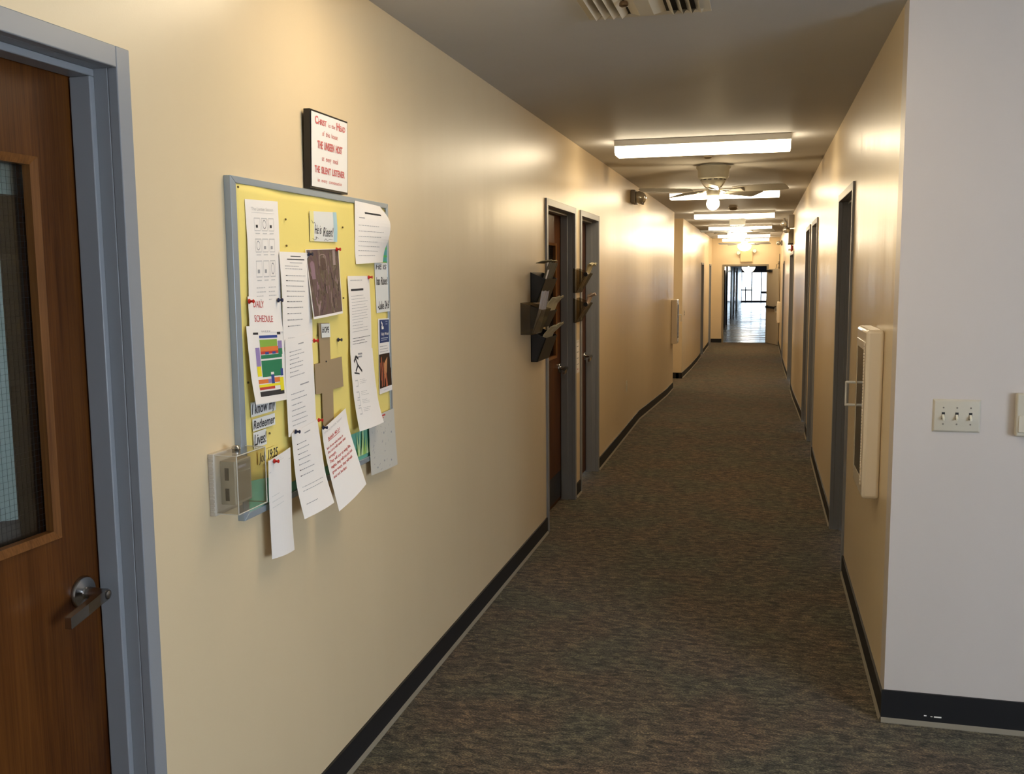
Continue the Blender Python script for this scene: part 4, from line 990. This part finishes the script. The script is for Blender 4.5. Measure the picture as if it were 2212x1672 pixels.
pocket(5.64, 5.97, 1.535, 1.715, .095, .04, BPL, 'black wall file pocket, topmost left of the first far door')
pocket(5.64, 5.97, 1.375, 1.520, .095, .04, BPL, 'black wall file pocket, middle of the stack behind the clear pocket')
pocket(5.64, 5.97, 1.175, 1.360, .095, .04, BPL, 'black wall file pocket, lowest of the group left of the first far door')
pocket(5.385, 5.625, 1.355, 1.540, .13, .07, SMOKE, 'clear plastic wall pocket overlapping the black file pockets')
sheaf('paper_sheaf', 5.42, 5.60, [(.060, 1.362), (.10, 1.50), (.118, 1.605)], LILAC, 'pale papers sticking up out of the clear wall pocket', .005)
sheaf('file_folder', 5.68, 5.93, [(.03, 1.55), (.06, 1.66), (.105, 1.775)], FOLD, 'dark folder leaning out of the topmost black pocket', .002, .006, 'folder')
o = MB().hull8([(XL+.085, 5.665, 1.675), (XL+.092, 5.665, 1.675), (XL+.108, 5.665, 1.73), (XL+.101, 5.665, 1.73)], [(XL+.085, 5.678, 1.675), (XL+.092, 5.678, 1.675), (XL+.108, 5.678, 1.73), (XL+.101, 5.678, 1.73)]).build('folder_label', PAPER)
tag(o, 'small white label slip clipped to the leaning dark folder', 'label')
sheaf('paper_sheaf', 5.70, 5.93, [(.02, 1.772), (.06, 1.784), (.11, 1.788)], CREAM, 'cream papers lying over the top of the topmost black pocket', .004)
sheaf('paper_sheaf', 5.67, 5.94, [(.075, 1.46), (.10, 1.525), (.125, 1.56), (.145, 1.565)], CREAM, 'crumpled cream papers spilling from the middle black pocket', .010)
sheaf('paper_sheaf', 5.67, 5.94, [(.03, 1.22), (.075, 1.34), (.115, 1.385), (.145, 1.40)], CREAM, 'crumpled cream papers spilling from the lowest black pocket', .010)
pocket(7.00, 7.25, 1.565, 1.745, .105, .02, SMOKE, 'smoky plastic wall pocket, upper of the pair between the two doors')
pocket(7.00, 7.25, 1.345, 1.525, .105, .02, SMOKE, 'smoky plastic wall pocket, lower of the pair between the two doors')
sheaf('paper_sheaf', 7.05, 7.22, [(.03, 1.60), (.085, 1.70), (.105, 1.765), (.135, 1.775)], CREAM, 'crumpled cream papers topping the upper smoky pocket', .016)
sheaf('paper_sheaf', 7.05, 7.22, [(.03, 1.38), (.085, 1.48), (.105, 1.540), (.135, 1.550)], mat('pinkish_paper', (.62, .48, .38), .8), 'crumpled pinkish papers topping the lower smoky pocket', .016)
for zz, l in ((1.70, 'upper'), (1.48, 'lower')):
    o = MB().lathe([(.016, 0), (.016, .03), (.006, .032)], (XL+.098, 6.968, zz), 'y', 16).build('bulldog_clip', DARK); tag(o, 'black clip on the corner of the %s smoky pocket' % l, 'clip')
s_ = Sheet([(1.205, 1.205, 7.092, 7.225, .003, .003), (.955, .955, 7.092, 7.225, .003, .003)])
s_.build('taped_notice', BASEM, [('rect', .2, .08+.15*k, .75, .10+.15*k, 2) for k in range(5)]+[('rect', .4, .82, .6, .86, 4)], 'narrow taped notice on the wall strip between the two doors', 'notice')
